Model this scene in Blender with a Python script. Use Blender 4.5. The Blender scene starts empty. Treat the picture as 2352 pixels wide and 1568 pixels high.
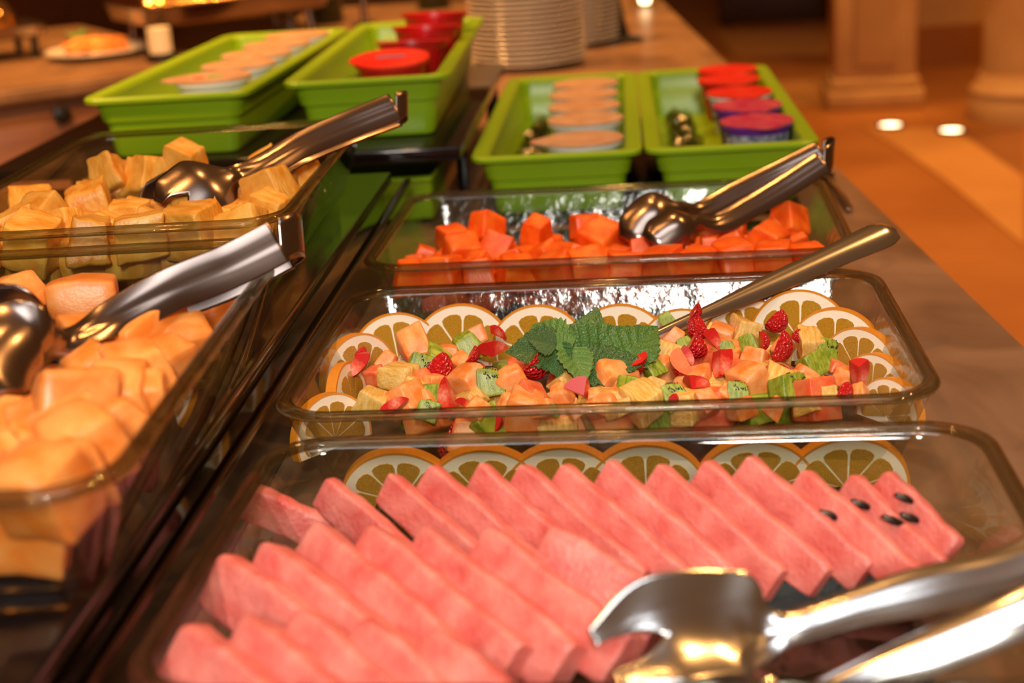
import bpy, bmesh, math, random
from mathutils import Vector, Matrix, Euler
random.seed(7)
S = bpy.context.scene
C = S.collection
rad = math.radians

# ------------------------------------------------------------------ camera
FPX, CAM_H = 3369.1, 0.3296
PITCH, YAW, ROLL = rad(18.290), rad(5.248), rad(-3.948)
_cp, _sp, _cy, _sy = math.cos(PITCH), math.sin(PITCH), math.cos(YAW), math.sin(YAW)
FW = Vector((-_sy*_cp, _cy*_cp, -_sp)); _r0 = Vector((_cy, _sy, 0)); _u0 = _r0.cross(FW)
RT = _r0*math.cos(ROLL) + _u0*math.sin(ROLL)
UP = _u0*math.cos(ROLL) - _r0*math.sin(ROLL)
EYE = Vector((0, 0, CAM_H))
def ray(px, py): return FW + RT*((px-1176)/FPX) - UP*((py-784)/FPX)
def atz(px, py, z):
    d = ray(px, py); return EYE + d*((z-CAM_H)/d.z)
def aty(px, py, y):
    d = ray(px, py); return EYE + d*(y/d.y)
def proj(p):
    v = Vector(p)-EYE; d = v.dot(FW)
    return 1176+FPX*v.dot(RT)/d, 784-FPX*v.dot(UP)/d
cam_d = bpy.data.cameras.new('camera'); cam = bpy.data.objects.new('camera', cam_d); C.objects.link(cam)
M = Matrix((RT, UP, -FW)).transposed().to_4x4(); M.translation = EYE
cam.matrix_world = M
cam_d.sensor_width = 36; cam_d.lens = 36*FPX/2352; cam_d.clip_start = .02; cam_d.clip_end = 60
cam_d.dof.use_dof = True; cam_d.dof.focus_distance = .86; cam_d.dof.aperture_fstop = 6.6
S.camera = cam

# ------------------------------------------------------------------ light
S.view_settings.view_transform = 'Standard'; S.view_settings.look = 'None'
S.view_settings.gamma = 1; S.view_settings.use_curve_mapping = False
S.view_settings.exposure = -.1
cy = S.cycles
cy.max_bounces = 14; cy.diffuse_bounces = 3; cy.glossy_bounces = 5; cy.transmission_bounces = 10
cy.transparent_max_bounces = 28; cy.use_denoising = True; cy.caustics_refractive = True
cy.sample_clamp_indirect = 4.0
W = bpy.data.worlds.new('world'); S.world = W; W.use_nodes = True
W.node_tree.nodes['Background'].inputs[0].default_value = (1.0, .40, .115, 1)
W.node_tree.nodes['Background'].inputs[1].default_value = .15
def area(name, loc, target, sx, sy, power, col):
    l = bpy.data.lights.new(name, 'AREA'); l.shape = 'RECTANGLE'; l.size = sx; l.size_y = sy
    l.energy = power; l.color = col
    o = bpy.data.objects.new(name, l); C.objects.link(o); o.location = loc
    o.rotation_euler = (Vector(target)-Vector(loc)).to_track_quat('-Z', 'Y').to_euler()
    return o
area('flash', (.09, -.95, .94), (0, .95, .02), .20, .34, 29, (1, .95, .86))
area('overhead_fill', (.0, -.02, 1.6), (.05, .42, 0), 1.0, .7, 2.9, (.93, .97, 1)).data.spread = rad(75)  # unseen neutral fill, added so the front tongs reflect silver
def warm_spot(loc, target, power, col=(1, .46, .13), cone=100, r=.045):
    l = bpy.data.lights.new('warm_spot', 'SPOT'); l.energy = power; l.color = col; l.shadow_soft_size = r
    l.spot_size = rad(cone); l.spot_blend = .6
    o = bpy.data.objects.new('warm_spot', l); C.objects.link(o); o.location = loc
    o.rotation_euler = (Vector(target)-Vector(loc)).to_track_quat('-Z', 'Y').to_euler()
for x, y, p in ((-.8, .9, 11), (1.25, 1.62, 22), (-.1, 1.9, 10)):
    warm_spot((x, y, 2.1), (x*.3, y*.8+.15, 0), p*4.2)
for x, y, p in ((-1.5, 1.9, 20), (-.8, 2.6, 16), (-1.9, 3.0, 20), (-.1, 3.3, 12), (.2, 2.5, 6)):
    warm_spot((x, y, 2.0), (x, y+.35, 0), p*7.5, r=.06)
warm_spot((-.55, .5, 1.25), (-1.2, 2.4, -.15), 170, cone=60, r=.06)  # unseen low spot, added to brighten the far cabinet front
for x, y, p in ((1.0, 4.6, 15), (1.9, 5.6, 17), (.7, 6.6, 15), (1.6, 8.2, 15), (2.6, 7.0, 14)):
    warm_spot((x, y, 2.3), (x, y+.2, -.9), p*13, cone=120, r=.08)

# ------------------------------------------------------------------ materials
def newmat(name):
    m = bpy.data.materials.new(name); m.use_nodes = True
    nt = m.node_tree
    return m, nt, nt.nodes['Principled BSDF']
def mat(name, a, b=None, rough=.45, scale=40., bump=0., bscale=None, metal=0., spec=.5, stretch=None,
        vary=0., coat=0., sss=0., detail=3., lo=.35, hi=.65, srad=(.006, .003, .0015)):
    """principled colour a..b mixed by noise, with fine relief"""
    m, nt, p = newmat(name); L = nt.links.new
    p.inputs['Roughness'].default_value = rough; p.inputs['Metallic'].default_value = metal
    p.inputs['Specular IOR Level'].default_value = spec; p.inputs['Coat Weight'].default_value = coat
    p.inputs['Base Color'].default_value = (*a, 1)
    if sss:
        p.inputs['Subsurface Weight'].default_value = sss; p.inputs['Subsurface Radius'].default_value = srad
        p.inputs['Subsurface Scale'].default_value = 1.0
    tc = nt.nodes.new('ShaderNodeTexCoord'); mp = nt.nodes.new('ShaderNodeMapping')
    L(tc.outputs['Object'], mp.inputs['Vector'])
    if stretch: mp.inputs['Scale'].default_value = stretch
    oi = nt.nodes.new('ShaderNodeObjectInfo')
    ad = nt.nodes.new('ShaderNodeVectorMath'); ad.operation = 'ADD'
    sc = nt.nodes.new('ShaderNodeMath'); sc.operation = 'MULTIPLY'; sc.inputs[1].default_value = 13.
    L(oi.outputs['Random'], sc.inputs[0]); L(mp.outputs[0], ad.inputs[0]); L(sc.outputs[0], ad.inputs[1])
    vec = ad.outputs[0]
    if b:
        n = nt.nodes.new('ShaderNodeTexNoise'); n.inputs['Scale'].default_value = scale; n.inputs['Detail'].default_value = detail
        L(vec, n.inputs['Vector'])
        r = nt.nodes.new('ShaderNodeValToRGB')
        r.color_ramp.elements[0].position = lo; r.color_ramp.elements[0].color = (*a, 1)
        r.color_ramp.elements[1].position = hi; r.color_ramp.elements[1].color = (*b, 1)
        L(n.outputs['Fac'], r.inputs[0]); out = r.outputs[0]
        if vary:
            h = nt.nodes.new('ShaderNodeHueSaturation')
            mr = nt.nodes.new('ShaderNodeMapRange'); mr.inputs[3].default_value = 1-vary; mr.inputs[4].default_value = 1+vary
            L(oi.outputs['Random'], mr.inputs[0]); L(mr.outputs[0], h.inputs['Value']); L(out, h.inputs['Color']); out = h.outputs[0]
        L(out, p.inputs['Base Color'])
    if bump:
        n2 = nt.nodes.new('ShaderNodeTexNoise'); n2.inputs['Scale'].default_value = bscale or scale*3; n2.inputs['Detail'].default_value = 4
        L(vec, n2.inputs['Vector'])
        bp = nt.nodes.new('ShaderNodeBump'); bp.inputs['Strength'].default_value = bump; bp.inputs['Distance'].default_value = .002
        L(n2.outputs['Fac'], bp.inputs['Height']); L(bp.outputs[0], p.inputs['Normal'])
    return m
def thin_glass(name, tint, rough=.02, wet=0., ior=1.5):
    """clear pane: lets light straight through, mirrors by Fresnel"""
    m, nt, p = newmat(name); L = nt.links.new; nt.nodes.remove(p)
    o = nt.nodes['Material Output']
    t = nt.nodes.new('ShaderNodeBsdfTransparent'); t.inputs[0].default_value = (*tint, 1)
    g = nt.nodes.new('ShaderNodeBsdfGlossy'); g.inputs['Roughness'].default_value = rough
    geo = nt.nodes.new('ShaderNodeNewGeometry'); dt = nt.nodes.new('ShaderNodeVectorMath'); dt.operation = 'DOT_PRODUCT'
    L(geo.outputs['Incoming'], dt.inputs[0]); L(geo.outputs['Normal'], dt.inputs[1])
    def mth(op, a, v=None):
        q = nt.nodes.new('ShaderNodeMath'); q.operation = op; L(a, q.inputs[0])
        if v is not None: q.inputs[1].default_value = v
        return q
    ab = mth('ABSOLUTE', dt.outputs['Value']); om = nt.nodes.new('ShaderNodeMath'); om.operation = 'SUBTRACT'; om.inputs[0].default_value = 1.; L(ab.outputs[0], om.inputs[1])
    pw = mth('POWER', om.outputs[0], 5.); r0 = ((ior-1)/(ior+1))**2
    f = mth('MULTIPLY', pw.outputs[0], 1-r0); f0 = mth('ADD', f.outputs[0], r0); f = f0; f.use_clamp = True
    x = nt.nodes.new('ShaderNodeMixShader')
    if wet:
        tc = nt.nodes.new('ShaderNodeTexCoord')
        n = nt.nodes.new('ShaderNodeTexNoise'); n.inputs['Scale'].default_value = 55; n.inputs['Detail'].default_value = 5
        L(tc.outputs['Object'], n.inputs['Vector'])
        b = nt.nodes.new('ShaderNodeBump'); b.inputs['Strength'].default_value = wet; b.inputs['Distance'].default_value = .003
        L(n.outputs['Fac'], b.inputs['Height']); L(b.outputs[0], g.inputs['Normal'])
    L(f.outputs[0], x.inputs[0]); L(t.outputs[0], x.inputs[1]); L(g.outputs[0], x.inputs[2]); L(x.outputs[0], o.inputs['Surface'])
    return m
def solid_glass(name, tint, through=.4):
    """refracting rim that also lets part of the light straight through"""
    m, nt, p = newmat(name); nt.nodes.remove(p)
    g = nt.nodes.new('ShaderNodeBsdfGlass'); g.inputs['Color'].default_value = (*tint, 1); g.inputs['Roughness'].default_value = 0.; g.inputs['IOR'].default_value = 1.47
    t = nt.nodes.new('ShaderNodeBsdfTransparent'); t.inputs[0].default_value = (*tint, 1)
    x = nt.nodes.new('ShaderNodeMixShader'); x.inputs[0].default_value = through
    nt.links.new(g.outputs[0], x.inputs[1]); nt.links.new(t.outputs[0], x.inputs[2])
    nt.links.new(x.outputs[0], nt.nodes['Material Output'].inputs['Surface'])
    return m
def emit(name, col, s):
    m, nt, p = newmat(name)
    p.inputs['Emission Color'].default_value = (*col, 1); p.inputs['Emission Strength'].default_value = s
    return m
def strawberry_flesh(name):
    m, nt, p = newmat(name); L = nt.links.new
    tc = nt.nodes.new('ShaderNodeTexCoord'); ln = nt.nodes.new('ShaderNodeVectorMath'); ln.operation = 'LENGTH'
    L(tc.outputs['Object'], ln.inputs[0])
    n = nt.nodes.new('ShaderNodeTexNoise'); n.inputs['Scale'].default_value = 5; L(tc.outputs['Object'], n.inputs['Vector'])
    a = nt.nodes.new('ShaderNodeMath'); a.operation = 'MULTIPLY_ADD'; a.inputs[1].default_value = .5; L(n.outputs['Fac'], a.inputs[0]); L(ln.outputs['Value'], a.inputs[2])
    r = nt.nodes.new('ShaderNodeValToRGB'); e = r.color_ramp.elements
    e[0].position = .42; e[0].color = (.86, .36, .24, 1); e[1].position = 1.10; e[1].color = (.60, .018, .014, 1)
    x = e.new(.74); x.color = (.74, .10, .05, 1)
    L(a.outputs[0], r.inputs[0]); L(r.outputs[0], p.inputs['Base Color']); p.inputs['Roughness'].default_value = .3
    return m
def strawberry_skin(name):
    m, nt, p = newmat(name); L = nt.links.new
    tc = nt.nodes.new('ShaderNodeTexCoord')
    v = nt.nodes.new('ShaderNodeTexVoronoi'); v.inputs['Scale'].default_value = 5.0; L(tc.outputs['Object'], v.inputs['Vector'])
    r = nt.nodes.new('ShaderNodeValToRGB'); e = r.color_ramp.elements
    e[0].position = .10; e[0].color = (.16, .045, .008, 1); e[1].position = .16; e[1].color = (.58, .012, .014, 1)
    L(v.outputs['Distance'], r.inputs[0]); L(r.outputs[0], p.inputs['Base Color']); p.inputs['Roughness'].default_value = .22
    b = nt.nodes.new('ShaderNodeBump'); b.inputs['Strength'].default_value = .45; b.inputs['Distance'].default_value = .07
    L(v.outputs['Distance'], b.inputs['Height']); L(b.outputs[0], p.inputs['Normal'])
    return m
def mint_leaf(name):
    """green leaf: network of veins over a puckered blade, each leaf a little different"""
    m, nt, p = newmat(name); L = nt.links.new
    tc = nt.nodes.new('ShaderNodeTexCoord'); oi = nt.nodes.new('ShaderNodeObjectInfo')
    v = nt.nodes.new('ShaderNodeTexVoronoi'); v.feature = 'DISTANCE_TO_EDGE'; v.inputs['Scale'].default_value = 22
    L(tc.outputs['Object'], v.inputs['Vector'])
    n = nt.nodes.new('ShaderNodeTexNoise'); n.inputs['Scale'].default_value = 4; L(tc.outputs['Object'], n.inputs['Vector'])
    r = nt.nodes.new('ShaderNodeValToRGB'); e = r.color_ramp.elements
    e[0].position = .0; e[0].color = (.075, .185, .032, 1); e[1].position = .07; e[1].color = (.045, .135, .022, 1)
    L(v.outputs['Distance'], r.inputs[0])
    mx = nt.nodes.new('ShaderNodeMix'); mx.data_type = 'RGBA'; mx.blend_type = 'MIX'
    mr = nt.nodes.new('ShaderNodeMapRange'); mr.inputs[3].default_value = 0.; mr.inputs[4].default_value = .75
    L(oi.outputs['Random'], mr.inputs[0]); L(mr.outputs[0], mx.inputs['Factor'])
    L(r.outputs[0], mx.inputs['A']); mx.inputs['B'].default_value = (.16, .28, .05, 1)
    hs = nt.nodes.new('ShaderNodeHueSaturation'); m2 = nt.nodes.new('ShaderNodeMapRange'); m2.inputs[3].default_value = .55; m2.inputs[4].default_value = 1.35
    wn = nt.nodes.new('ShaderNodeTexWhiteNoise'); wn.noise_dimensions = '1D'; L(oi.outputs['Random'], wn.inputs['W']); L(wn.outputs['Value'], m2.inputs[0]); L(m2.outputs[0], hs.inputs['Value'])
    L(mx.outputs['Result'], hs.inputs['Color']); L(hs.outputs[0], p.inputs['Base Color']); p.inputs['Roughness'].default_value = .42
    b = nt.nodes.new('ShaderNodeBump'); b.inputs['Strength'].default_value = .35; b.inputs['Distance'].default_value = .008
    L(v.outputs['Distance'], b.inputs['Height']); L(b.outputs[0], p.inputs['Normal'])
    return m
def marble(name):
    m, nt, p = newmat(name); L = nt.links.new
    tc = nt.nodes.new('ShaderNodeTexCoord')
    n = nt.nodes.new('ShaderNodeTexNoise'); n.inputs['Scale'].default_value = 6; n.inputs['Detail'].default_value = 8; n.inputs['Distortion'].default_value = 1.6
    L(tc.outputs['Object'], n.inputs['Vector'])
    r = nt.nodes.new('ShaderNodeValToRGB'); e = r.color_ramp.elements
    e[0].position = .3; e[0].color = (.14, .074, .038, 1); e[1].position = .62; e[1].color = (.28, .16, .088, 1)
    L(n.outputs['Fac'], r.inputs[0]); L(r.outputs[0], p.inputs['Base Color'])
    p.inputs['Roughness'].default_value = .36; p.inputs['Specular IOR Level'].default_value = .22
    return m
def wood(name, a, b):
    return mat(name, a, b, rough=.4, scale=5, stretch=(1, 1, 7))

MT = dict(
    glass=thin_glass('clear_glass', (.93, .945, .92)),
    wet_glass=thin_glass('misted_glass', (.90, .92, .90), rough=.09, wet=.32),
    rim_glass=solid_glass('thick_rim_glass', (.80, .77, .68), .45),
    melon=mat('watermelon_flesh', (.66, .10, .08), (.84, .28, .22), rough=.33, scale=75, bump=.5, bscale=420, vary=.07, sss=.2, lo=.28, hi=.74, detail=6),
    seed=mat('black_seed', (.012, .008, .006), rough=.25),
    cant=mat('cantaloupe_flesh', (.82, .22, .025), (.90, .36, .09), rough=.36, scale=1.1, bump=.12, bscale=9, vary=.10, sss=.15),
    pine=mat('pineapple_flesh', (.70, .25, .012), (.86, .47, .09), rough=.38, scale=.9, bump=.4, bscale=3., vary=.12, stretch=(1, 2.6, 1), lo=.32, hi=.7),
    papaya=mat('papaya_flesh', (.80, .075, .004), (.88, .16, .012), rough=.34, scale=1.2, bump=.15, bscale=9, vary=.12, sss=.0),
    cant_s=mat('diced_cantaloupe', (.82, .21, .03), (.90, .38, .13), rough=.3, scale=1.2, bump=.12, bscale=12, vary=.08),
    pine_s=mat('diced_pineapple', (.70, .36, .05), (.85, .56, .18), rough=.3, scale=1.2, bump=.4, bscale=4, vary=.08, stretch=(1, 4, 1)),
    papa_s=mat('diced_papaya', (.78, .10, .03), (.85, .22, .08), rough=.28, scale=1.3, bump=.12, bscale=12, vary=.1),
    kiwi=mat('kiwi_flesh', (.17, .23, .010), (.36, .40, .04), rough=.28, scale=1.6, bump=.15, bscale=9, vary=.14, stretch=(3, 1, 1)),
    straw_f=strawberry_flesh('strawberry_flesh'), straw_s=strawberry_skin('strawberry_skin'),
    peel=mat('orange_peel', (.90, .27, .008), (.95, .36, .02), rough=.4, scale=90, bump=.5, bscale=700),
    pith=mat('orange_pith', (.90, .72, .50), (.95, .80, .60), rough=.6, scale=60),
    pulp=mat('orange_pulp', (.48, .20, .010), (.86, .44, .035), rough=.16, scale=110, bump=.6, bscale=330, coat=.5, stretch=(1, 1, .5)),
    mint=mint_leaf('mint_leaf'),
    stem=mat('mint_stem', (.10, .17, .03), rough=.5),
    steel=mat('steel_brown_reflection', (.29, .225, .195), rough=.24, metal=1.),  # base colour darkened to put the brown room's reflection into the metal
    steel_b=mat('steel_lit_copy', (.66, .66, .66), rough=.22, metal=1.),  # lighter copy of the same steel, for pieces that catch the light
    green=mat('lime_plastic', (.22, .40, .006), (.25, .43, .008), rough=.34, scale=4),
    ice=thin_glass('crushed_ice', (.84, .84, .72), rough=.12, wet=.4, ior=1.42),
    black=mat('glossy_black_acrylic', (.009, .006, .005), rough=.09),
    trim=mat('dark_metal_trim', (.14, .09, .075), rough=.2, metal=1.),
    marble=marble('warm_marble'),
    wood=wood('brown_wood', (.22, .085, .032), (.32, .135, .058)),
    dwood=wood('dark_wood', (.028, .012, .006), (.06, .025, .012)),
    knob=mat('black_knob', (.01, .01, .01), rough=.3),
    cup_w=mat('white_plastic', (.74, .74, .72), rough=.35),
    foil_w=mat('printed_white_foil', (.52, .29, .17), (.62, .42, .29), rough=.3, scale=60),
    foil_r=mat('red_foil', (.75, .015, .01), (.80, .05, .03), rough=.25, scale=30),
    foil_m=mat('magenta_foil', (.50, .02, .12), (.62, .10, .16), rough=.25, scale=60),
    cup_r=mat('red_plastic', (.50, .006, .01), rough=.3),
    cup_p=mat('purple_plastic', (.13, .02, .30), rough=.3),
    band_n=mat('navy_band', (.05, .06, .16), (.5, .5, .55), rough=.4, scale=160),
    print_b=mat('slate_blue_print', (.16, .14, .30), rough=.4),
    print_g=mat('green_print', (.05, .45, .10), rough=.4),
    plate=mat('white_porcelain', (.72, .66, .58), rough=.2),
    floor=mat('polished_floor', (.28, .10, .022), (.36, .145, .035), rough=.35, scale=1.5),
    floor_l=mat('pale_floor_stone', (.46, .23, .075), (.52, .27, .09), rough=.35, scale=2.),
    floor_d=mat('dark_floor_stone', (.20, .075, .02), (.26, .10, .028), rough=.35, scale=2.),
    stone=mat('sand_stone', (.44, .25, .10), (.58, .35, .15), rough=.6, scale=3.),
    gold=mat('polished_brass', (.85, .45, .14), (.9, .5, .18), rough=.16, metal=1., scale=20, bump=.8, bscale=38),
    bottle=mat('dark_green_bottle', (.015, .02, .006), rough=.1),
    lamp=emit('lamp_glow', (1, .80, .46), 9.),
    leafg=mat('garnish_green', (.03, .09, .015), rough=.5),
    wax=mat('candle_wax', (.8, .72, .55), rough=.5),
)

# ------------------------------------------------------------------ helpers
def mesh(name, verts, faces, smooth=True, angle=None):
    me = bpy.data.meshes.new(name); me.from_pydata([tuple(v) for v in verts], [], faces); me.validate(); me.update()
    bm = bmesh.new(); bm.from_mesh(me); bmesh.ops.recalc_face_normals(bm, faces=bm.faces); bm.to_mesh(me); bm.free()
    if smooth:
        me.shade_smooth()
        if angle: me.set_sharp_from_angle(angle=rad(angle))
    return me
def ob(name, me, m=None, parent=None, loc=None, rot=None, scale=None):
    o = bpy.data.objects.new(name, me); C.objects.link(o)
    if m is not None and me is not None:
        if len(me.materials) == 0: me.materials.append(m)
    if parent: o.parent = parent
    if loc is not None: o.location = loc
    if rot is not None: o.rotation_euler = rot
    if scale is not None: o.scale = scale
    return o
def tag(o, label, cat, group=None, kind=None):
    o['label'] = label; o['category'] = cat
    if group: o['group'] = group
    if kind: o['kind'] = kind
    return o
def empty(name, loc=(0, 0, 0), rz=0.):
    o = bpy.data.objects.new(name, None); C.objects.link(o); o.location = loc; o.rotation_euler = (0, 0, rz); o.empty_display_size = .02
    return o
def structure(o):
    o['kind'] = 'structure'; return o
def box(a, b):
    x0, y0, z0 = a; x1, y1, z1 = b
    v = [(x0, y0, z0), (x1, y0, z0), (x1, y1, z0), (x0, y1, z0), (x0, y0, z1), (x1, y0, z1), (x1, y1, z1), (x0, y1, z1)]
    f = [(0, 3, 2, 1), (4, 5, 6, 7), (0, 1, 5, 4), (1, 2, 6, 5), (2, 3, 7, 6), (3, 0, 4, 7)]
    return v, f
def bevbox(name, a, b, bev=.003, seg=2):
    v, f = box(a, b); me = mesh(name, v, f, False)
    bm = bmesh.new(); bm.from_mesh(me); bmesh.ops.bevel(bm, geom=bm.edges[:], offset=bev, segments=seg, affect='EDGES', profile=.5)
    bm.to_mesh(me); bm.free(); me.shade_smooth(); me.set_sharp_from_angle(angle=rad(50)); return me
def prism(pts, z0, z1):
    n = len(pts); v = [(p[0], p[1], z0) for p in pts]+[(p[0], p[1], z1) for p in pts]
    f = [tuple(range(n-1, -1, -1)), tuple(range(n, 2*n))]+[(i, (i+1) % n, n+(i+1) % n, n+i) for i in range(n)]
    return v, f
def lathe(name, prof, n=32, angle=40, close=True):
    v = []; f = []; m = len(prof)
    for k in range(n):
        a = 2*math.pi*k/n
        for r, z in prof: v.append((r*math.cos(a), r*math.sin(a), z))
    for k in range(n):
        for j in range(m-1):
            f.append((k*m+j, ((k+1) % n)*m+j, ((k+1) % n)*m+j+1, k*m+j+1))
    if close:
        f.append(tuple(k*m for k in range(n))[::-1]); f.append(tuple(k*m+m-1 for k in range(n)))
    return mesh(name, v, f, True, angle)
def rrect(a, b, r, seg=7):
    """rounded rectangle loop, half sizes a x b"""
    r = min(r, a*.98, b*.98); out = []
    for cx, cy_, s in ((a-r, b-r, 0), (-(a-r), b-r, 90), (-(a-r), -(b-r), 180), (a-r, -(b-r), 270)):
        for k in range(seg+1):
            t = rad(s+90*k/seg); out.append((cx+r*math.cos(t), cy_+r*math.sin(t)))
    return out
def loopstack(name, a, b, r, prof, seg=7, caps=True, angle=None, ring=False):
    """skin of rounded rectangles, prof = [(inset, z)]"""
    v = []; f = []; n = 4*(seg+1)
    for ins, z in prof:
        v += [(x, y, z) for x, y in rrect(a-ins, b-ins, max(.004, r-ins*.6), seg)]
    m = len(prof)
    for j in range(m-1 if not ring else m):
        j2 = (j+1) % m
        for k in range(n):
            f.append((j*n+k, j*n+(k+1) % n, j2*n+(k+1) % n, j2*n+k))
    if caps and not ring:
        f.append(tuple(range(n))[::-1]); f.append(tuple((m-1)*n+k for k in range(n)))
    return mesh(name, v, f, True, angle)
def tube(name, pts, radii, n=10):
    v = []; f = []; pts = [Vector(p) for p in pts]
    for i, p in enumerate(pts):
        t = (pts[min(i+1, len(pts)-1)]-pts[max(i-1, 0)]).normalized()
        s = t.cross(Vector((.13, .21, 1))).normalized(); u = s.cross(t)
        r = radii[i] if hasattr(radii, '__len__') else radii
        v += [p+(s*math.cos(2*math.pi*k/n)+u*math.sin(2*math.pi*k/n))*r for k in range(n)]
    for i in range(len(pts)-1):
        for k in range(n): f.append((i*n+k, i*n+(k+1) % n, (i+1)*n+(k+1) % n, (i+1)*n+k))
    f.append(tuple(range(n))[::-1]); f.append(tuple((len(pts)-1)*n+k for k in range(n)))
    return mesh(name, v, f, True, 50)
def merge(parts):
    V = []; F = []
    for v, f in parts:
        o = len(V); V += list(v); F += [tuple(i+o for i in q) for q in f]
    return V, F
ORD = 'first second third fourth fifth sixth seventh eighth ninth tenth eleventh twelfth thirteenth fourteenth fifteenth sixteenth seventeenth eighteenth nineteenth twentieth'.split()
def rank_labels(items, bands, fmt, group):
    """items = [(object, kind phrase)]; gives each its own label by row and order from the left"""
    buckets = {}
    pr = [(o, k, proj(o.matrix_basis.translation)) for o, k in items]
    for o, k, (x, y) in pr:
        b = next(n for lim, n in bands if y < lim)
        buckets.setdefault((k, b), []).append((x, o))
    for (k, b), L in buckets.items():
        L.sort(key=lambda t: t[0])
        for i, (x, o) in enumerate(L):
            o['label'] = fmt(k, b, ORD[i] if len(L) > 1 else 'only', len(L)); o['group'] = group(k) if callable(group) else group

# ------------------------------------------------------------------ large structure
def floor_pt(px, py): return atz(px, py, -.9)
v, f = prism([(-6, -2), (7, -2), (7, 14), (-6, 14)], -.95, -.9)
floor = structure(ob('floor', mesh('floor', v, f, False), MT['floor']))
def floor_strip(name, pxs, m, h=.006):
    v, f = prism([floor_pt(*q) for q in pxs], -.9, -.9+h); ob(name, mesh(name, v, f, False), m, floor)
floor_strip('stone_border', [(2352, 567), (2175, 419), (2067, 343), (1985, 296), (2180, 300), (2230, 326), (2352, 410)], MT['floor_l'])
floor_strip('stone_border', [(2352, 410), (2230, 326), (2165, 292), (2352, 296)], MT['floor_d'])
floor_strip('stone_border', [(1640, 72), (1905, 72), (1930, 122), (1690, 128)], MT['floor_l'])
floor_strip('stone_border', [(1720, 195), (1915, 180), (1925, 235), (1770, 250)], MT['floor_l'], .004)
wb = structure(ob('wall_back', mesh('wall_back', *box((-6, 13.2, -.9), (7, 13.4, 2.6)), False), MT['stone']))
wl = structure(ob('wall_left', mesh('wall_left', *box((-4.2, -2, -.9), (-4.0, 13.2, 2.6)), False), MT['wood']))

# columns on the right
def pillar(c, w, d, label, rot=0, round_=False):
    r = empty('pillar', c, rot); structure(r)
    if round_:
        ob('base', lathe('base', [(w*.62, 0), (w*.62, .07), (w*.58, .10), (w*.60, .13), (w*.52, .17), (w*.5, .2)], 40), MT['stone'], r)
        ob('shaft', lathe('shaft', [(w*.47, .2), (w*.46, 2.6)], 40), MT['stone'], r)
    else:
        ob('base', bevbox('base', (-w*.6, -d*.6, 0), (w*.6, d*.6, .09), .015), MT['stone'], r)
        ob('base_moulding', bevbox('base_moulding', (-w*.55, -d*.55, .09), (w*.55, d*.55, .14), .018, 3), MT['stone'], r)
        ob('shaft', bevbox('shaft', (-w*.5, -d*.5, .14), (w*.5, d*.5, 2.6), .01), MT['stone'], r)
        ob('panel', bevbox('panel', (-w*.26, -d*.5-.02, .2), (w*.26, -d*.5+.01, 2.55), .008), MT['stone'], r)
    return r
pA = (floor_pt(1915, 245)+floor_pt(2110, 262))/2
pillar((pA.x+.02, pA.y+.25, -.9), .37, .40, '', rad(-4))
pB = floor_pt(2330, 300)
pillar((pB.x+.12, pB.y+.3, -.9), .40, .40, '', 0, True)
pC = floor_pt(2190, 205)
structure(ob('wall_right', mesh('wall_right', *box((pA.x+.25, pA.y+1.25, -.9), (5, pA.y+1.5, 2.6)), False), MT['stone']))
structure(ob('baseboard_right', mesh('baseboard_right', *box((pA.x+.25, pA.y+1.2, -.9), (5, pA.y+1.25, -.68)), False), MT['floor']))

# dark bench beyond the counter
bp = floor_pt(1680, 66)
bn = empty('wooden_bench', (bp.x, bp.y+.1, -.9))
ob('seat', bevbox('seat', (-.1, 0, .38), (2.2, .55, .46), .01), MT['dwood'], bn)
ob('front_panel', bevbox('front_panel', (-.06, .03, .02), (2.16, .07, .38), .006), MT['dwood'], bn)
ob('back_panel', bevbox('back_panel', (-.1, .5, .46), (2.2, .56, 1.1), .01), MT['dwood'], bn)
for x in (-.05, 2.08): ob('leg', bevbox('leg', (x, .08, 0), (x+.07, .5, .38), .006), MT['dwood'], bn)
tag(bn, 'dark brown wooden bench at the far end of the hall beside the pillar', 'bench')

# floor lights
for k, q in enumerate(((2045, 293), (2185, 305))):
    p = floor_pt(*q); r = empty('floor_light', (p.x, p.y, -.9))
    ob('bezel', lathe('bezel', [(.03, 0), (.062, 0), (.062, .012), (.048, .016), (.046, .008)], 24, close=False), MT['trim'], r)
    ob('lens', lathe('lens', [(.001, .012), (.03, .013), (.045, .010), (.045, .0)], 24), MT['lamp'], r)
    tag(r, ['glowing round floor light at the foot of the square pillar', 'glowing round floor light on the pale stone border, nearer the round pillar'][k], 'lamp')

# buffet counter
A0, A1 = Vector((.3045, .30, 0)), Vector((.062, 3.68, 0))
eL = lambda y: -.60-.071*(y-.95)
cab = empty('buffet_counter', (0, 1, -.9))
ob('side_panel', mesh('side_panel', *prism([(A0.x-.03, -.3), (A1.x-.03, 3.65), (eL(3.65)+.03, 3.65), (eL(-.3)+.03, -.3)], -.9, -.03), False), MT['wood'], None)
sp = bpy.data.objects['side_panel']; sp.parent = cab; sp.matrix_parent_inverse = Matrix.Translation((0, -1, .9))
tag(cab, 'long brown wooden buffet counter carrying the fruit dishes', 'counter')
me = mesh('worktop', *prism([(A0.x+.042, -.3), (A1.x, 3.68), (eL(3.68), 3.68), (eL(-.3), -.3)], -.03, 0), False)
bm = bmesh.new(); bm.from_mesh(me); bmesh.ops.bevel(bm, geom=bm.edges[:], offset=.006, segments=3, affect='EDGES'); bm.to_mesh(me); bm.free()
tag(ob('marble_worktop', me, MT['marble']), 'warm veined marble worktop under the fruit dishes', 'worktop')

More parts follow.
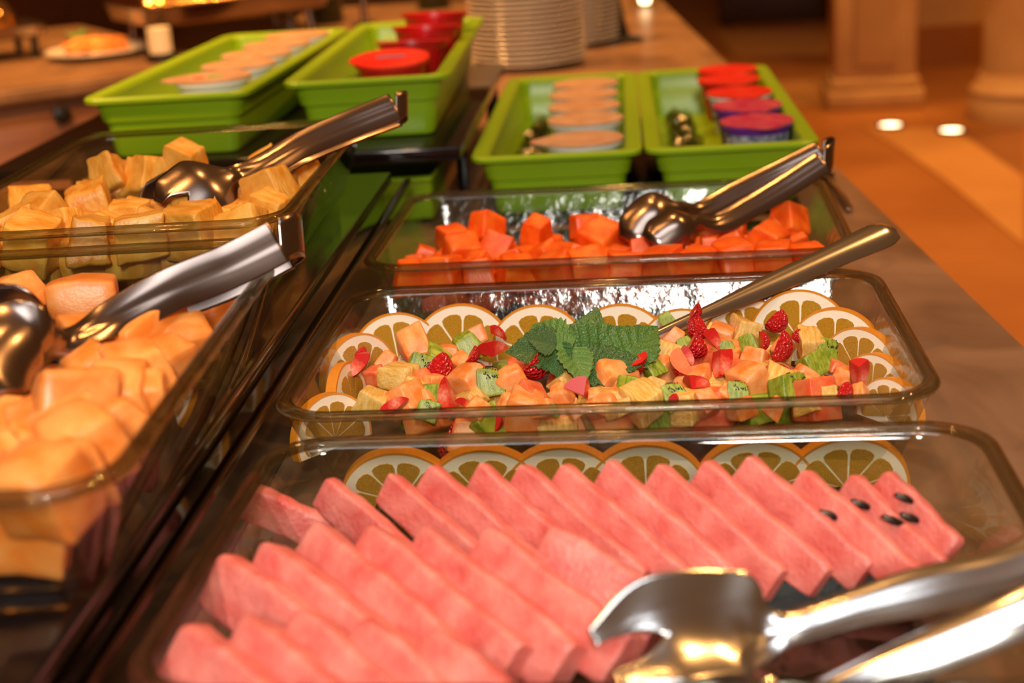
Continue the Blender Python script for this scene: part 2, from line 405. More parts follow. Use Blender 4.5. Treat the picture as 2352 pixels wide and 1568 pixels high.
# second counter at the left, turned
d1 = Vector((.83, .557, 0)).normalized(); n1 = Vector((-d1.y, d1.x, 0))
P0 = Vector((-1.099, 2.508, 0)); a_ = P0-d1*1.3; b_ = P0+d1*.42
pts = [a_, b_, b_+n1*1.1, a_+n1*1.1]
me = mesh('worktop', *prism(pts, -.03, -.002), False)
bm = bmesh.new(); bm.from_mesh(me); bmesh.ops.bevel(bm, geom=bm.edges[:], offset=.006, segments=3, affect='EDGES'); bm.to_mesh(me); bm.free()
tag(ob('marble_worktop', me, MT['marble']), 'marble worktop of the second counter under the chafing dish', 'worktop')
cb = empty('wooden_cabinet', (P0.x, P0.y, -.9), math.atan2(d1.y, d1.x))
ob('carcass', bevbox('carcass', (-1.3, .05, 0), (.40, 1.05, .868), .004), MT['wood'], cb)
for i in range(3):
    x = -1.28+i*.56
    dr = ob('drawer', bevbox('drawer', (x, .03, .56), (x+.54, .05, .83), .006), MT['wood'], cb)
    ob('door', bevbox('door', (x, .03, .05), (x+.54, .05, .54), .006), MT['wood'], cb)
kp = None
for t in [i*.01 for i in range(-60, 30)]:
    q = P0+d1*t+n1*.02; z = None
    for zz in [-.02*k for k in range(1, 12)]:
        x_, y_ = proj((q.x, q.y, zz)); e = abs(x_-135)+abs(y_-268)
        if kp is None or e < kp[0]: kp = (e, t, zz)
ob('knob', lathe('knob', [(.001, 0), (.012, 0), (.008, .012), (.017, .022), (.016, .032), (.001, .036)], 20), MT['knob'], cb, (kp[1], .03, kp[2]+.9), (rad(90), 0, 0))
tag(cb, 'brown wooden cabinet with a black knob behind the pineapple dish', 'cabinet')

# black risers and mats
tag(ob('acrylic_mat', bevbox('m', (-.145, -.02, .0005), (.113, 1.30, .004), .001), MT['black']), 'glossy black mat under the fruit salad, papaya and watermelon dishes', 'mat')
tag(ob('acrylic_mat', bevbox('m', (-.125, 1.335, .0005), (.155, 1.86, .004), .001), MT['black']), 'glossy black mat under the two lower green trays', 'mat')
pl = empty('display_riser', (-.41, .75, 0))
ob('riser_top', bevbox('riser_top', (-.205, -.75, .070), (.204, .475, .080), .002), MT['black'], pl)
ob('riser_side', bevbox('riser_side', (.190, -.74, .0), (.198, .465, .069), .0015), MT['black'], pl)
ob('riser_side', bevbox('riser_side', (-.198, -.74, .0), (-.190, .465, .069), .0015), MT['black'], pl)
ob('edge_trim', bevbox('edge_trim', (.2045, -.75, .0545), (.2105, .54, .0600), .001), MT['trim'], pl)
tag(pl, 'black riser under the cantaloupe and pineapple dishes', 'stand')
sl = empty('display_riser', (-.35, 1.33, 0))
ob('riser_top', bevbox('riser_top', (-.26, 0, .066), (.192, .56, .079), .002), MT['black'], sl)
for i in range(16):
    x = -.245+i*.0275
    ob('slat', bevbox('slat', (x, .165, .0), (x+.011, .172, .066), .001), MT['black'], sl)
for (x, y) in ((-.24, .5), (.17, .5)): ob('leg', bevbox('leg', (x, y, 0), (x+.015, y+.015, .066), .001), MT['black'], sl)
tag(sl, 'black slatted riser under the two raised green trays', 'stand')

# ------------------------------------------------------------------ glass dishes
DW, DD, DH = .35, .2392, .0576
def glass_dish(label, x, y, a, w, d, z0, wet=False):
    prof = [(.034, 0), (.024, .0008), (.0205, .004), (.0185, .010), (.0181, .0111), (.0039, .0504), (.0035, .0515), (.0012, .0545),
            (.0075, .0545), (.0095, .0515), (.0099, .0504), (.0231, .0126), (.0235, .0115), (.027, .0075), (.036, .0062)]
    body = ob('glass_dish', loopstack('dish_body', w/2, d/2, .030, prof), MT['wet_glass' if wet else 'glass'], None, (x, y, z0), (0, 0, a))
    rp = []
    for k in range(10):
        t = 2*math.pi*k/10; rp.append((.0043-.0044*math.cos(t), .0545-.0028*math.sin(t)))
    ob('rim', loopstack('dish_rim', w/2, d/2, .031, rp, 8, False, None, True), MT['rim_glass'], body)
    tag(body, label, 'dish', 'clear glass fruit dishes')
    return (x, y, z0, a), w, d
ZB, ZT = .0042, .0802
D_MELON = glass_dish('clear glass dish of watermelon slices on the black mat', -.0144, .5502, rad(-1.15), DW, DD, ZB)
D_SALAD = glass_dish('clear glass dish of mixed fruit salad edged with orange slices', -.0204, .8175, rad(-.6), DW, DD, ZB, True)
D_PAP = glass_dish('clear glass dish of red papaya cubes', -.0199, 1.1023, rad(-1.38), DW, DD, ZB, True)
D_CANT = glass_dish('clear glass dish of cantaloupe chunks on the riser', -.3024, .6084, rad(1.66), DD, DW, ZT)
D_PINE = glass_dish('clear glass dish of pineapple chunks on the riser', -.3265, .9961, rad(1.0), DD, DW, ZT)

INNER = [(.0068, .0375), (.0082, .0290), (.0118, .0248), (.0515, .0106), (.2, .0106)]
def settle(o, dish, w, d, most=1., rise=1.):
    """moves a piece of fruit off the glass it would cut into"""
    x, y, z0, a = dish; ca, sa = math.cos(-a), math.sin(-a); b = o.matrix_basis
    for _ in range(3):
        b = Matrix.LocRotScale(o.location, o.rotation_euler, o.scale); lo = [0., 0.]; hi = [0., 0.]; up = 0.
        for v in o.data.vertices:
            p = b @ v.co; px, py, pz = p.x-x, p.y-y, p.z-z0
            lx, ly = px*ca-py*sa, px*sa+py*ca
            up = max(up, .0072-pz); zz = max(pz, .0068); ins = INNER[-1][1]
            for (z1, i1), (z2, i2) in zip(INNER, INNER[1:]):
                if zz <= z2: ins = i1+(i2-i1)*(zz-z1)/(z2-z1); break
            for k, (c, h) in enumerate(((lx, w/2-ins), (ly, d/2-ins))):
                hi[k] = max(hi[k], c-h); lo[k] = max(lo[k], -h-c)
        dx, dy = lo[0]-hi[0], lo[1]-hi[1]; up = min(up, rise); dx = max(-most, min(most, dx)); dy = max(-most, min(most, dy))
        if max(map(abs, (dx, dy, up))) < 1e-5: break
        o.location = o.location+Vector((dx*math.cos(a)-dy*math.sin(a), dx*math.sin(a)+dy*math.cos(a), up))
# ------------------------------------------------------------------ watermelon
def slab(P, U, w, thick, jit=.0012, r=.22, nl=9):
    """slice with upper long edge P-U, face width vector w; returns mesh in world minus origin P"""
    d = U-P; nrm = d.cross(w).normalized()
    if nrm.dot(FW) < 0: nrm = -nrm
    W_ = w.length; wd = w.normalized()
    sec = []
    rr = min(thick, W_)*r
    for cx, cy_, s in ((rr, rr, 180), (W_-rr, rr, 270), (W_-rr, thick-rr, 0), (rr, thick-rr, 90)):
        for k in range(4):
            t = rad(s+90*k/3); sec.append((cx+rr*math.cos(t), cy_+rr*math.sin(t)))
    n = len(sec); v = []; f = []
    ts = [0, .012, .04]+[.04+.92*i/(nl-1) for i in range(1, nl-1)]+[.96, .988, 1]
    ph = random.random()*9
    for t in ts:
        sc = 1-.10*max(0, 1-min(t, 1-t)/.03)
        for (a, b) in sec:
            a2 = W_/2+(a-W_/2)*sc; b2 = thick/2+(b-thick/2)*sc
            j = jit*math.sin(ph+t*9+a*220)*.6+jit*math.sin(ph*2+t*23+b*300)*.4
            v.append(d*t+wd*(a2+j)+nrm*(b2+j*.6))
    m = len(ts)
    for i in range(m-1):
        for k in range(n): f.append((i*n+k, i*n+(k+1) % n, (i+1)*n+(k+1) % n, (i+1)*n+k))
    f.append(tuple(range(n))[::-1]); f.append(tuple((m-1)*n+k for k in range(n)))
    return mesh('watermelon_slice', v, f, True, 60), nrm
SL = []
def melon_slice(p, zp, u, zu, wlen, thick, label, wdir=(-.52, 0, -.85)):
    P = atz(*p, zp); U = atz(*u, zu)
    d = (U-P).normalized(); w = Vector(wdir); w = (w-d*w.dot(d)).normalized()*wlen
    me, nrm = slab(P, U, w, thick)
    o = ob('watermelon_slice', me, MT['melon'], None, P)
    tag(o, label, 'fruit', 'pink watermelon slices'); SL.append((o, P, nrm)); return o
def yz(px, py, Y): return aty(px, py, Y).z
row1 = [(563, 1124), (748, 1102), (893, 1088), (985, 1071), (1100, 1065), (1195, 1065), (1290, 1068), (1395, 1057), (1512, 1067), (1618, 1057), (1718, 1048), (1843, 1083), (1957, 1090), (2057, 1090)]
for i, p in enumerate(row1):
    n = len(row1)
    zp = yz(*p, .628); wl = .0180
    u = (p[0]+285, p[1]+250); zu = .0275
    if i == 0: u, zp = (770, 1215), .052
    elif i == 1: u = (p[0]+250, p[1]+215)
    elif i == n-1: u, wl, zu = (2226, 1256), .026, .030
    elif i == n-2: u = (2175, 1300)
    look = ['by the glass', '', '', '', '', '', '', '', '', '', '', 'with one black seed', 'with two black seeds', 'with black seeds'][i]
    lab = 'pink watermelon slice, %s from the left in the back row%s' % (ORD[i], ', '+look if look else '')
    if i == n-1: lab = 'pink watermelon slice with two black seeds, last on the right in the back row'
    melon_slice(p, zp, u, zu, wl, .0085, lab)
row2 = [(478, 1262), (590, 1236), (722, 1190), (848, 1195), (972, 1203), (1118, 1203), (1268, 1212)]
end2 = [(800, 1500), (925, 1490), (1060, 1470), (1195, 1475), (1318, 1468), (1452, 1452), (1548, 1375)]
for i, p in enumerate(row2):
    melon_slice(p, .062, end2[i], .042, .026 if i < 6 else .036, .014, 'pink watermelon slice, %s from the left in the middle row%s' % (ORD[i], ', its surface torn' if i == 6 else ''), (-.45 if i > 1 else -.15, -.38, -.78))
row3 = [(383, 1432), (548, 1414), (682, 1400), (826, 1416), (990, 1442)]
for i, p in enumerate(row3):
    melon_slice(p, .067, (p[0]+250, p[1]+202), .054, .034, .016, 'pink watermelon slice, %s from the left in the front row' % ORD[i], (-.45 if i > 1 else -.15, -.46, -.74))
for o, P, nrm in SL: settle(o, *D_MELON, .0015, .0012); P.xyz = o.location
seed_me = lathe('seed', [(.0001, -.0055), (.0018, -.0045), (.0030, -.001), (.0027, .002), (.0014, .0046), (.0001, .0055)], 10)
for q, i in (((1985, 1160), 12), ((2086, 1146), 13), ((2056, 1196), 12), ((2098, 1190), 13), ((1912, 1184), 11)):
    o, P, nrm = SL[i]; d = ray(*q); t = (P-EYE).dot(nrm)/d.dot(nrm); X = EYE+d*t
    s = ob('seed', seed_me, MT['seed'], o, X-P-nrm*.0009)
    ax = (RT*.9-UP*.35).normalized(); s.rotation_mode = 'QUATERNION'; s.rotation_quaternion = ax.to_track_quat('Z', 'Y'); s.scale = (.8, .6, 1.15)

# ------------------------------------------------------------------ fruit chunks
def chunk_mesh(name, seed, r=.16, jit=.14, bulge=0., rough=.02, taper=0.):
    rnd = random.Random(seed); g = [-1, -.9, -.62, 0, .62, .9, 1]
    cor = {}
    for i in (-1, 1):
        for j in (-1, 1):
            for k in (-1, 1): cor[i, j, k] = Vector([rnd.uniform(-jit, jit) for _ in range(3)])
    tp = rnd.uniform(0, taper); V = []; F = []; idx = {}
    def vert(p):
        key = (round(p[0], 3), round(p[1], 3), round(p[2], 3))
        if key in idx: return idx[key]
        q = Vector(p); inn = Vector([max(-(1-r), min(1-r, c)) for c in p]); e = q-inn
        if e.length > 1e-6: q = inn+e.normalized()*r
        off = Vector((0, 0, 0))
        for c, o in cor.items():
            off += o*((1+c[0]*q.x)/2*(1+c[1]*q.y)/2*(1+c[2]*q.z)/2)
        z = q.z+(bulge*(1-q.x*q.x)*(1-.3*q.y*q.y) if q.z > 0 else bulge*.55*(1-q.x*q.x))
        s = 1-tp*(q.z+1)/2
        n = Vector((math.sin(q.y*5+seed)+math.sin(q.z*7+seed*2), math.sin(q.x*6+seed*3)+math.sin(q.z*4+seed), math.sin(q.x*5+seed)+math.sin(q.y*8-seed)))*rough
        idx[key] = len(V); V.append(Vector((q.x*s, q.y*s, z))+off+n); return idx[key]
    m = len(g)
    for ax in range(3):
        for sd in (-1, 1):
            for i in range(m-1):
                for j in range(m-1):
                    qs = []
                    for a, b in ((i, j), (i+1, j), (i+1, j+1), (i, j+1)):
                        p = [0, 0, 0]; p[ax] = sd; p[(ax+1) % 3] = g[a]; p[(ax+2) % 3] = g[b]; qs.append(vert(p))
                    F.append(tuple(qs if sd > 0 else qs[::-1]))
    return mesh(name, V, F)
VAR = {}
def variants(kind, n, m, **kw):
    VAR[kind] = [chunk_mesh(kind, hash_(kind)+i*17, **kw) for i in range(n)]
    for me in VAR[kind]: me.materials.append(MT[m])
def hash_(s): return sum(ord(c)*(i+1) for i, c in enumerate(s)) % 97
variants('cantaloupe_chunk', 9, 'cant', r=.22, jit=.20, bulge=.25, rough=.02, taper=.3)
variants('pineapple_chunk', 9, 'pine', r=.12, jit=.22, bulge=0., rough=.045, taper=.35)
variants('papaya_chunk', 9, 'papaya', r=.15, jit=.17, bulge=.08, rough=.02, taper=.25)
variants('diced_cantaloupe', 7, 'cant_s', r=.24, jit=.22, bulge=.15, rough=.02, taper=.3)
variants('diced_pineapple', 6, 'pine_s', r=.22, jit=.22, rough=.05, taper=.3)
variants('diced_papaya', 5, 'papa_s', r=.2, jit=.22, rough=.02, taper=.3)
variants('kiwi_piece', 6, 'kiwi', r=.16, jit=.24, bulge=.12, rough=.015, taper=.4)
# strawberry pieces: a berry cut by planes, skin outside and flesh on the cuts
def berry_piece(seed):
    rnd = random.Random(seed); bm = bmesh.new()
    bmesh.ops.create_uvsphere(bm, u_segments=22, v_segments=14, radius=1)
    for v in bm.verts:
        z = v.co.z; k = .62+.42*(z+1)/2-.12*max(0, z-.5)
        v.co.x *= k; v.co.y *= k; v.co.z *= 1.12
    cuts = [((0, .05 if seed % 3 else -.05, 0), (0, 1 if seed % 3 else -1, rnd.uniform(-.3, .3)))]
    cuts.append(((0, 0, rnd.choice((-.05, .25, .45))), (rnd.uniform(-.3, .3), 0, rnd.choice((-1, 1)))))
    if seed % 3 == 0: cuts.append(((.1, 0, 0), (-1, .2, .1)))
    for co, no in cuts:
        geom = bm.verts[:]+bm.edges[:]+bm.faces[:]
        r = bmesh.ops.bisect_plane(bm, geom=geom, plane_co=co, plane_no=no, clear_outer=True)
        ed = [e for e in r['geom_cut'] if isinstance(e, bmesh.types.BMEdge)]
        fr = bmesh.ops.edgenet_fill(bm, edges=ed)
        for q in fr['faces']: q.material_index = 1
    c = sum((v.co for v in bm.verts), Vector())/len(bm.verts)
    s = 1.0/max((v.co-c).length for v in bm.verts)
    for v in bm.verts: v.co = (v.co-c)*s*1.25
    bmesh.ops.recalc_face_normals(bm, faces=bm.faces)
    me = bpy.data.meshes.new('strawberry_piece'); bm.to_mesh(me); bm.free()
    me.shade_smooth(); me.set_sharp_from_angle(angle=rad(35)); me.materials.append(MT['straw_s']); me.materials.append(MT['straw_f'])
    return me
VAR['strawberry_piece'] = [berry_piece(i) for i in range(9)]
from mathutils.bvhtree import BVHTree
def kiwi_seeds_mesh(me, seed):
    """black seeds in an arc on the cut faces of one kiwi piece"""
    rnd = random.Random(seed); parts = []
    bvh = BVHTree.FromPolygons([v.co for v in me.vertices], [tuple(p.vertices) for p in me.polygons])
    for k in range(44):
        a = rnd.uniform(-1.3, 1.3); rr = rnd.uniform(.45, .80); u = .25+math.sin(a)*rr; w = 1.0-rr*math.cos(a)
        hit = bvh.ray_cast(Vector((u, -3, w)), Vector((0, 1, 0))) if k % 3 else bvh.ray_cast(Vector((u, -w*.9, 3)), Vector((0, 0, -1)))
        if hit[0] is None: continue
        bm = bmesh.new(); bmesh.ops.create_icosphere(bm, subdivisions=1, radius=.070)
        bmesh.ops.scale(bm, vec=(.7, .7, 1.25), verts=bm.verts)
        bm.verts.ensure_lookup_table()
        parts.append(([v.co+hit[0] for v in bm.verts], [tuple(v.index for v in q.verts) for q in bm.faces])); bm.free()
    return mesh('seeds', *merge(parts))
KS = {}
for i, me in enumerate(VAR['kiwi_piece']):
    KS[me.name] = kiwi_seeds_mesh(me, i); KS[me.name].materials.append(MT['seed'])
def rrot(t=1.): return (random.uniform(-.5, .5)*t, random.uniform(-.5, .5)*t, random.uniform(0, 6.28))
def put(kind, pos, size, rot=None, asp=(1, 1, 1)):
    o = ob(kind, random.choice(VAR[kind]), None, None, pos, rot or rrot(), (size*asp[0]/2, size*asp[1]/2, size*asp[2]/2))
    o['category'] = 'fruit'; return o
def pxsize(s, pos): return s*(Vector(pos)-EYE).dot(FW)/FPX

# cantaloupe
CANT = [(28, 668, 120), (190, 668, 125), (330, 752, 170), (482, 700, 105), (190, 770, 120), (205, 828, 125), (312, 826, 150), (432, 812, 120),
        (170, 905, 190), (275, 888, 150), (385, 885, 100), (250, 985, 190), (62, 1005, 95), (5, 1050, 130), (85, 1085, 180), (215, 1062, 190), (420, 765, 110), (320, 950, 110), (90, 950, 120), (20, 940, 120), (10, 800, 130), (110, 820, 110)]
items = []
for (px, py, s) in CANT:
    z = .121+.006*random.random()
    if py < 720: z = yz(px, py, .725)
    p = atz(px, py+s*.18, z-.006); p.x = min(p.x, -.218); p.y = max(p.y, .462)
    o = put('cantaloupe_chunk', p, pxsize(s, p)*1.04, None, (1.15, .95, .72)); items.append((o, 'pale' if random.random() < .0 else 'orange'))
def cant_lab(k, b, od, n): return 'orange cantaloupe chunk, %s from the left in the %s of its dish' % (od, b)
rank_labels(items, [(720, 'back row'), (800, 'row under the tongs'), (870, 'third row'), (960, 'fourth row'), (1030, 'fifth row'), (3000, 'front row')], cant_lab, 'cantaloupe chunks in the glass dish')
def fill(kind, x0, y0, dx, dy, n, z, size, lab, group, asp=(1, 1, .9)):
    """n chunks in a line pressed against a glass wall, each named by its place in the line"""
    for i in range(n):
        o = put(kind, (x0+dx*i+random.uniform(-.002, .002), y0+dy*i+random.uniform(-.002, .002), z+random.uniform(-.002, .002)), size*random.uniform(.95, 1.12), (random.uniform(-.3, .3), random.uniform(-.2, .2), random.uniform(-.5, .5)), asp)
        o['label'] = lab % ORD[i]; o['group'] = group
fill('cantaloupe_chunk', -.374, .4725, .0385, .001, 5, ZT+.0235, .031, 'cantaloupe chunk pressed against the front glass, low, %s from the left', 'cantaloupe chunks behind the front glass')
fill('cantaloupe_chunk', -.360, .465, .036, .001, 5, ZT+.042, .028, 'cantaloupe chunk pressed against the front glass, upper layer, %s from the left', 'cantaloupe chunks behind the front glass')
fill('cantaloupe_chunk', -.2235, .515, -.006, .040, 6, ZT+.0215, .034, 'cantaloupe chunk behind the right glass wall of its dish, %s from the front', 'cantaloupe chunks behind the right glass')
fill('cantaloupe_chunk', -.362, .515, .036, .001, 4, ZT+.0215, .034, 'cantaloupe chunk in the buried second row of its dish, %s from the left', 'buried cantaloupe chunks')

# pineapple
PINE = [(52, 475, 105), (100, 492, 105), (203, 462, 100), (252, 398, 98), (342, 400, 108), (425, 362, 84), (300, 492, 92), (612, 372, 66), (640, 432, 105), (692, 402, 66), (735, 385, 52),
        (560, 500, 78), (30, 515, 90), (150, 512, 80), (250, 515, 70), (350, 515, 80), (450, 515, 80), (650, 470, 80)]
items = []
for (px, py, s) in PINE:
    z = .126
    if py < 420: z = yz(px, py, 1.03)
    elif py < 470: z = yz(px, py, .95)
    p = atz(px, py+s*.12, z-.004); p.x = min(p.x, -.232); p.y = min(max(p.y, .862), 1.12)
    o = put('pineapple_chunk', p, pxsize(s, p), None, (1.02, .95, .9)); items.append((o, 'x'))
rank_labels(items, [(415, 'back row'), (455, 'second row'), (500, 'third row'), (3000, 'front row')], lambda k, b, od, n: 'yellow pineapple chunk, %s from the left in the %s of its dish' % (od, b), 'pineapple chunks in the glass dish')
fill('pineapple_chunk', -.413, .8615, .0335, .0006, 6, ZT+.0205, .0325, 'pineapple chunk pressed against the front glass, low, %s from the left', 'pineapple chunks behind the front glass')
fill('pineapple_chunk', -.405, .853, .0335, .0006, 6, ZT+.041, .030, 'pineapple chunk pressed against the front glass, upper layer, %s from the left', 'pineapple chunks behind the front glass')
fill('pineapple_chunk', -.2435, .897, -.004, .036, 7, ZT+.0205, .0325, 'pineapple chunk behind the right glass wall of its dish, %s from the front', 'pineapple chunks behind the right glass')
fill('pineapple_chunk', -.398, .90, .036, .001, 4, ZT+.0215, .034, 'pineapple chunk in the buried second row of its dish, %s from the left', 'buried pineapple chunks')
fill('pineapple_chunk', -.398, .94, .036, .001, 4, ZT+.0215, .034, 'pineapple chunk in the buried third row of its dish, %s from the left', 'buried pineapple chunks')
fill('pineapple_chunk', -.405, 1.04, .036, .001, 4, ZT+.0215, .034, 'pineapple chunk in the buried back row of its dish, %s from the left', 'buried pineapple chunks')

# papaya
PAP = [(1117, 528, 76), (1040, 552, 72), (1232, 532, 70), (1342, 525, 66), (975, 590, 56), (1062, 582, 86), (1142, 572, 84), (1182, 606, 66), (1256, 588, 68), (1335, 598, 62), (1382, 556, 98),
       (1475, 576, 72), (1520, 584, 52), (1562, 578, 62), (1682, 540, 64), (1682, 576, 84), (1762, 560, 88), (1812, 506, 88), (1782, 530, 60), (1842, 552, 62), (1632, 565, 48), (1420, 590, 60), (948, 606, 44), (1600, 590, 50), (1860, 585, 50), (1800, 585, 55), (1100, 610, 60), (1010, 610, 50)]
items = []
for (px, py, s) in PAP:
    z = .046
    if py < 560: z = min(.052, max(.038, yz(px, py, 1.10)))
    p = atz(px, py, z-.003); p.y = min(max(p.y, 1.015), 1.16); p.x = min(max(p.x, -.165), .128)
    o = put('papaya_chunk', p, pxsize(s, p)*.92, None, (1, .95, .95)); items.append((o, 'x'))
rank_labels(items, [(545, 'back row'), (572, 'second row'), (592, 'third row'), (3000, 'front row')], lambda k, b, od, n: 'orange-red papaya cube, %s from the left in the %s of its dish' % (od, b), 'papaya cubes in the glass dish')
fill('papaya_chunk', -.160, 1.020, .0262, -.0006, 12, ZB+.019, .0265, 'papaya cube pressed against the front glass, low, %s from the left', 'papaya cubes behind the front glass')
fill('papaya_chunk', -.166, 1.011, .0262, -.0006, 12, ZB+.041, .0255, 'papaya cube pressed against the front glass, upper layer, %s from the left', 'papaya cubes behind the front glass')
fill('papaya_chunk', -.150, 1.055, .030, -.0006, 10, ZB+.021, .029, 'papaya cube in the buried second row of its dish, %s from the left', 'buried papaya cubes')
fill('papaya_chunk', -.150, 1.095, .032, -.0006, 9, ZB+.020, .029, 'papaya cube in the buried third row of its dish, %s from the left', 'buried papaya cubes')
fill('papaya_chunk', -.140, 1.13, .034, -.0006, 8, ZB+.018, .027, 'papaya cube in the buried back row of its dish, %s from the left', 'buried papaya cubes')

# fruit salad: kind letter, centre, size in the photograph, optional (w,h,d) aspect
SAL = '''S 820 866 66|P 920 866 84|P 855 926 80|k 966 846 70|C 955 797 84|C 890 832 50|R 860 861 44|S 828 830 30|S 1022 850 66|K 986 905 52|S 1026 926 68|C 936 918 72|S 914 942 52|k 982 946 56|C 1076 876 78|k 1131 882 78
C 1060 832 44|S 1094 832 36|K 1076 802 76|C 1028 812 44|S 1142 806 62|S 1152 776 36|R 1205 838 74|S 1228 870 64|C 1178 878 74|C 1092 944 62|S 1070 944 38|R 1212 914 68|C 1165 930 52|C 1288 912 62|P 1290 882 56|S 1336 910 70|K 1268 943 34|C 1092 776 54
C 1402 872 80|S 1468 858 54|K 1500 848 52|P 1533 810 66|S 1558 866 66|K 1450 893 68|P 1474 920 88|P 1509 893 58|k 1558 912 74|S 1546 935 22|S 1602 822 60|S 1588 838 44|S 1646 802 48|S 1656 864 74|S 1612 888 54|K 1676 803 46|K 1720 788 44|S 1597 750 54|S 1599 776 48
C 1654 772 60|P 1708 766 78|C 1550 776 48|K 1574 796 44|C 1734 826 60|C 1722 880 88|k 1702 908 68|C 1622 926 58|C 1664 906 50|C 1366 914 40|P 1410 916 54|C 1366 938 42|R 1676 828 50|K 1532 738 44|S 1790 760 50|S 1760 796 38|C 1796 802 48|S 1828 788 34|P 1862 788 74|k 1898 806 56|K 1871 840 70
S 1803 820 60|S 1790 866 64|k 1812 896 76|R 1892 882 52|R 1922 844 38|C 1942 866 52|S 1974 880 60|P 1903 908 60|S 1948 908 44|C 1974 903 48|C 1864 906 52|C 1848 866 52|P 1100 912 46|C 1250 940 50|C 1320 945 46|P 1420 942 50|C 1700 940 60|C 1780 935 56|P 1850 932 50|C 1450 820 60|C 1430 850 50|P 1640 770 50|C 1000 880 50|P 950 890 50'''
KN = dict(S='strawberry_piece', P='diced_pineapple', C='diced_cantaloupe', R='diced_papaya', K='kiwi_piece', k='kiwi_piece')
NM = dict(S='red strawberry piece', P='diced pineapple piece', C='diced orange cantaloupe piece', R='diced red papaya piece', K='plain green kiwi piece', k='kiwi piece with black seeds')
items = []; rs = random.Random(3)
for tok in SAL.replace('\n', '|').split('|'):
    c, px, py, s = tok.split(); px, py, s = int(px), int(py), int(s)
    z = .046 if py > 800 else .049
    p = atz(px, py, z-.004); p.y = max(p.y, .735)
    sz = pxsize(s, p)
    if c == 'S':
        rot = (rad(rs.uniform(-30, 40)), rad(rs.uniform(-180, 180)), rad(rs.uniform(-60, 60)))
        p.z += .004; o = put(KN[c], p, sz*1.32, rot, (1, 1, 1))
    elif c in 'kK':
        rot = (rad(rs.uniform(-35, -5)), rad(rs.uniform(-25, 25)), rad(rs.uniform(-35, 35)))
        o = put(KN[c], p, sz*.9, rot, (.95, .8, .95))
        if c == 'k': ob('seeds', KS[o.data.name], None, o)
    else:
        o = put(KN[c], p, sz*.93, rrot(1.3), (rs.uniform(.9, 1.3), rs.uniform(.75, 1.05), rs.uniform(.75, 1.0)))
    items.append((o, NM[c]))
rank_labels(items, [(800, 'back'), (855, 'middle'), (900, 'front half'), (3000, 'front edge')], lambda k, b, od, n: '%s, %s from the left along the %s of the salad' % (k, od, b), lambda k: k+'s in the fruit salad')
low = []
for kind, n in (('diced_cantaloupe', 20), ('diced_pineapple', 14), ('diced_papaya', 12), ('strawberry_piece', 12), ('kiwi_piece', 8)):
    for i in range(n):
        p = (random.uniform(-.150, .095), random.uniform(.740, .85), ZB+.018+random.random()*.016)
        low.append((put(kind, p, .020*random.uniform(.85, 1.15)), kind.replace('_', ' ')))
rank_labels(low, [(9000, 'lower layer')], lambda k, b, od, n: '%s buried low in the fruit salad, %s from the left' % (k, od), lambda k: 'buried %ss of the salad' % k)

for o in C.objects:
    k = o.name.split('.')[0]
    D_ = dict(cantaloupe_chunk=D_CANT, pineapple_chunk=D_PINE, papaya_chunk=D_PAP, diced_cantaloupe=D_SALAD, diced_pineapple=D_SALAD, diced_papaya=D_SALAD, kiwi_piece=D_SALAD, strawberry_piece=D_SALAD).get(k)
    if D_: settle(o, *D_)

# ------------------------------------------------------------------ orange slices
def arcpts(r, a0, a1, n): return [(r*math.cos(rad(a0+(a1-a0)*k/n)), r*math.sin(rad(a0+(a1-a0)*k/n))) for k in range(n+1)]
def ext(outline, y0, y1):
    n = len(outline); v = [(x, y0, z) for x, z in outline]+[(x, y1, z) for x, z in outline]
    f = [tuple(range(n)), tuple(range(n, 2*n))[::-1]]+[(i, (i+1) % n, n+(i+1) % n, n+i) for i in range(n)]
    return v, f
def ringsolid(r0, r1, a0, a1, n, y0, y1):
    """curved band with quads"""
    o = arcpts(r1, a0, a1, n); i_ = arcpts(r0, a0, a1, n); v = []; f = []
    for k in range(n+1):
        v += [(o[k][0], y0, o[k][1]), (o[k][0], y1, o[k][1]), (i_[k][0], y1, i_[k][1]), (i_[k][0], y0, i_[k][1])]
    for k in range(n):
        for j in range(4): f.append((4*k+j, 4*k+(j+1) % 4, 4*k+4+(j+1) % 4, 4*k+4+j))
    f += [(0, 1, 2, 3), (4*n, 4*n+3, 4*n+2, 4*n+1)]
    return v, f
A0_, A1_ = -12, 192
T = .0030
pith_me = mesh('pith', *ext(arcpts(.965, A0_, A1_, 40), -T, T), True, 30)
peel_me = mesh('peel', *ringsolid(.955, 1.0, A0_, A1_, 40, -T*1.06, T*1.06), True, 50)
def seg_outline():
    # one pulp wedge about +x..: 34 degrees wide, rounded
    h = 17.0; pts = [(.03, 0)]
    pts += [(.68*math.cos(rad(-h+1)), .68*math.sin(rad(-h+1)))]
    pts += [(rq*math.cos(rad(t)), rq*math.sin(rad(t))) for t, rq in ((-14, .765), (-9, .80), (0, .815), (9, .80), (14, .765))]
    pts += [(.68*math.cos(rad(h-1)), .68*math.sin(rad(h-1)))]
    return pts
sv, sf = ext(seg_outline(), -T*1.16, T*1.16)
segment_me = mesh('segment', sv, sf, False)
bm = bmesh.new(); bm.from_mesh(segment_me); bmesh.ops.bevel(bm, geom=[e for e in bm.edges if abs(e.verts[0].co.y-e.verts[1].co.y) < 1e-6], offset=.0004, segments=1, affect='EDGES'); bm.to_mesh(segment_me); bm.free()
for me, m in ((pith_me, 'pith'), (peel_me, 'peel'), (segment_me, 'pulp')): me.materials.append(MT[m])
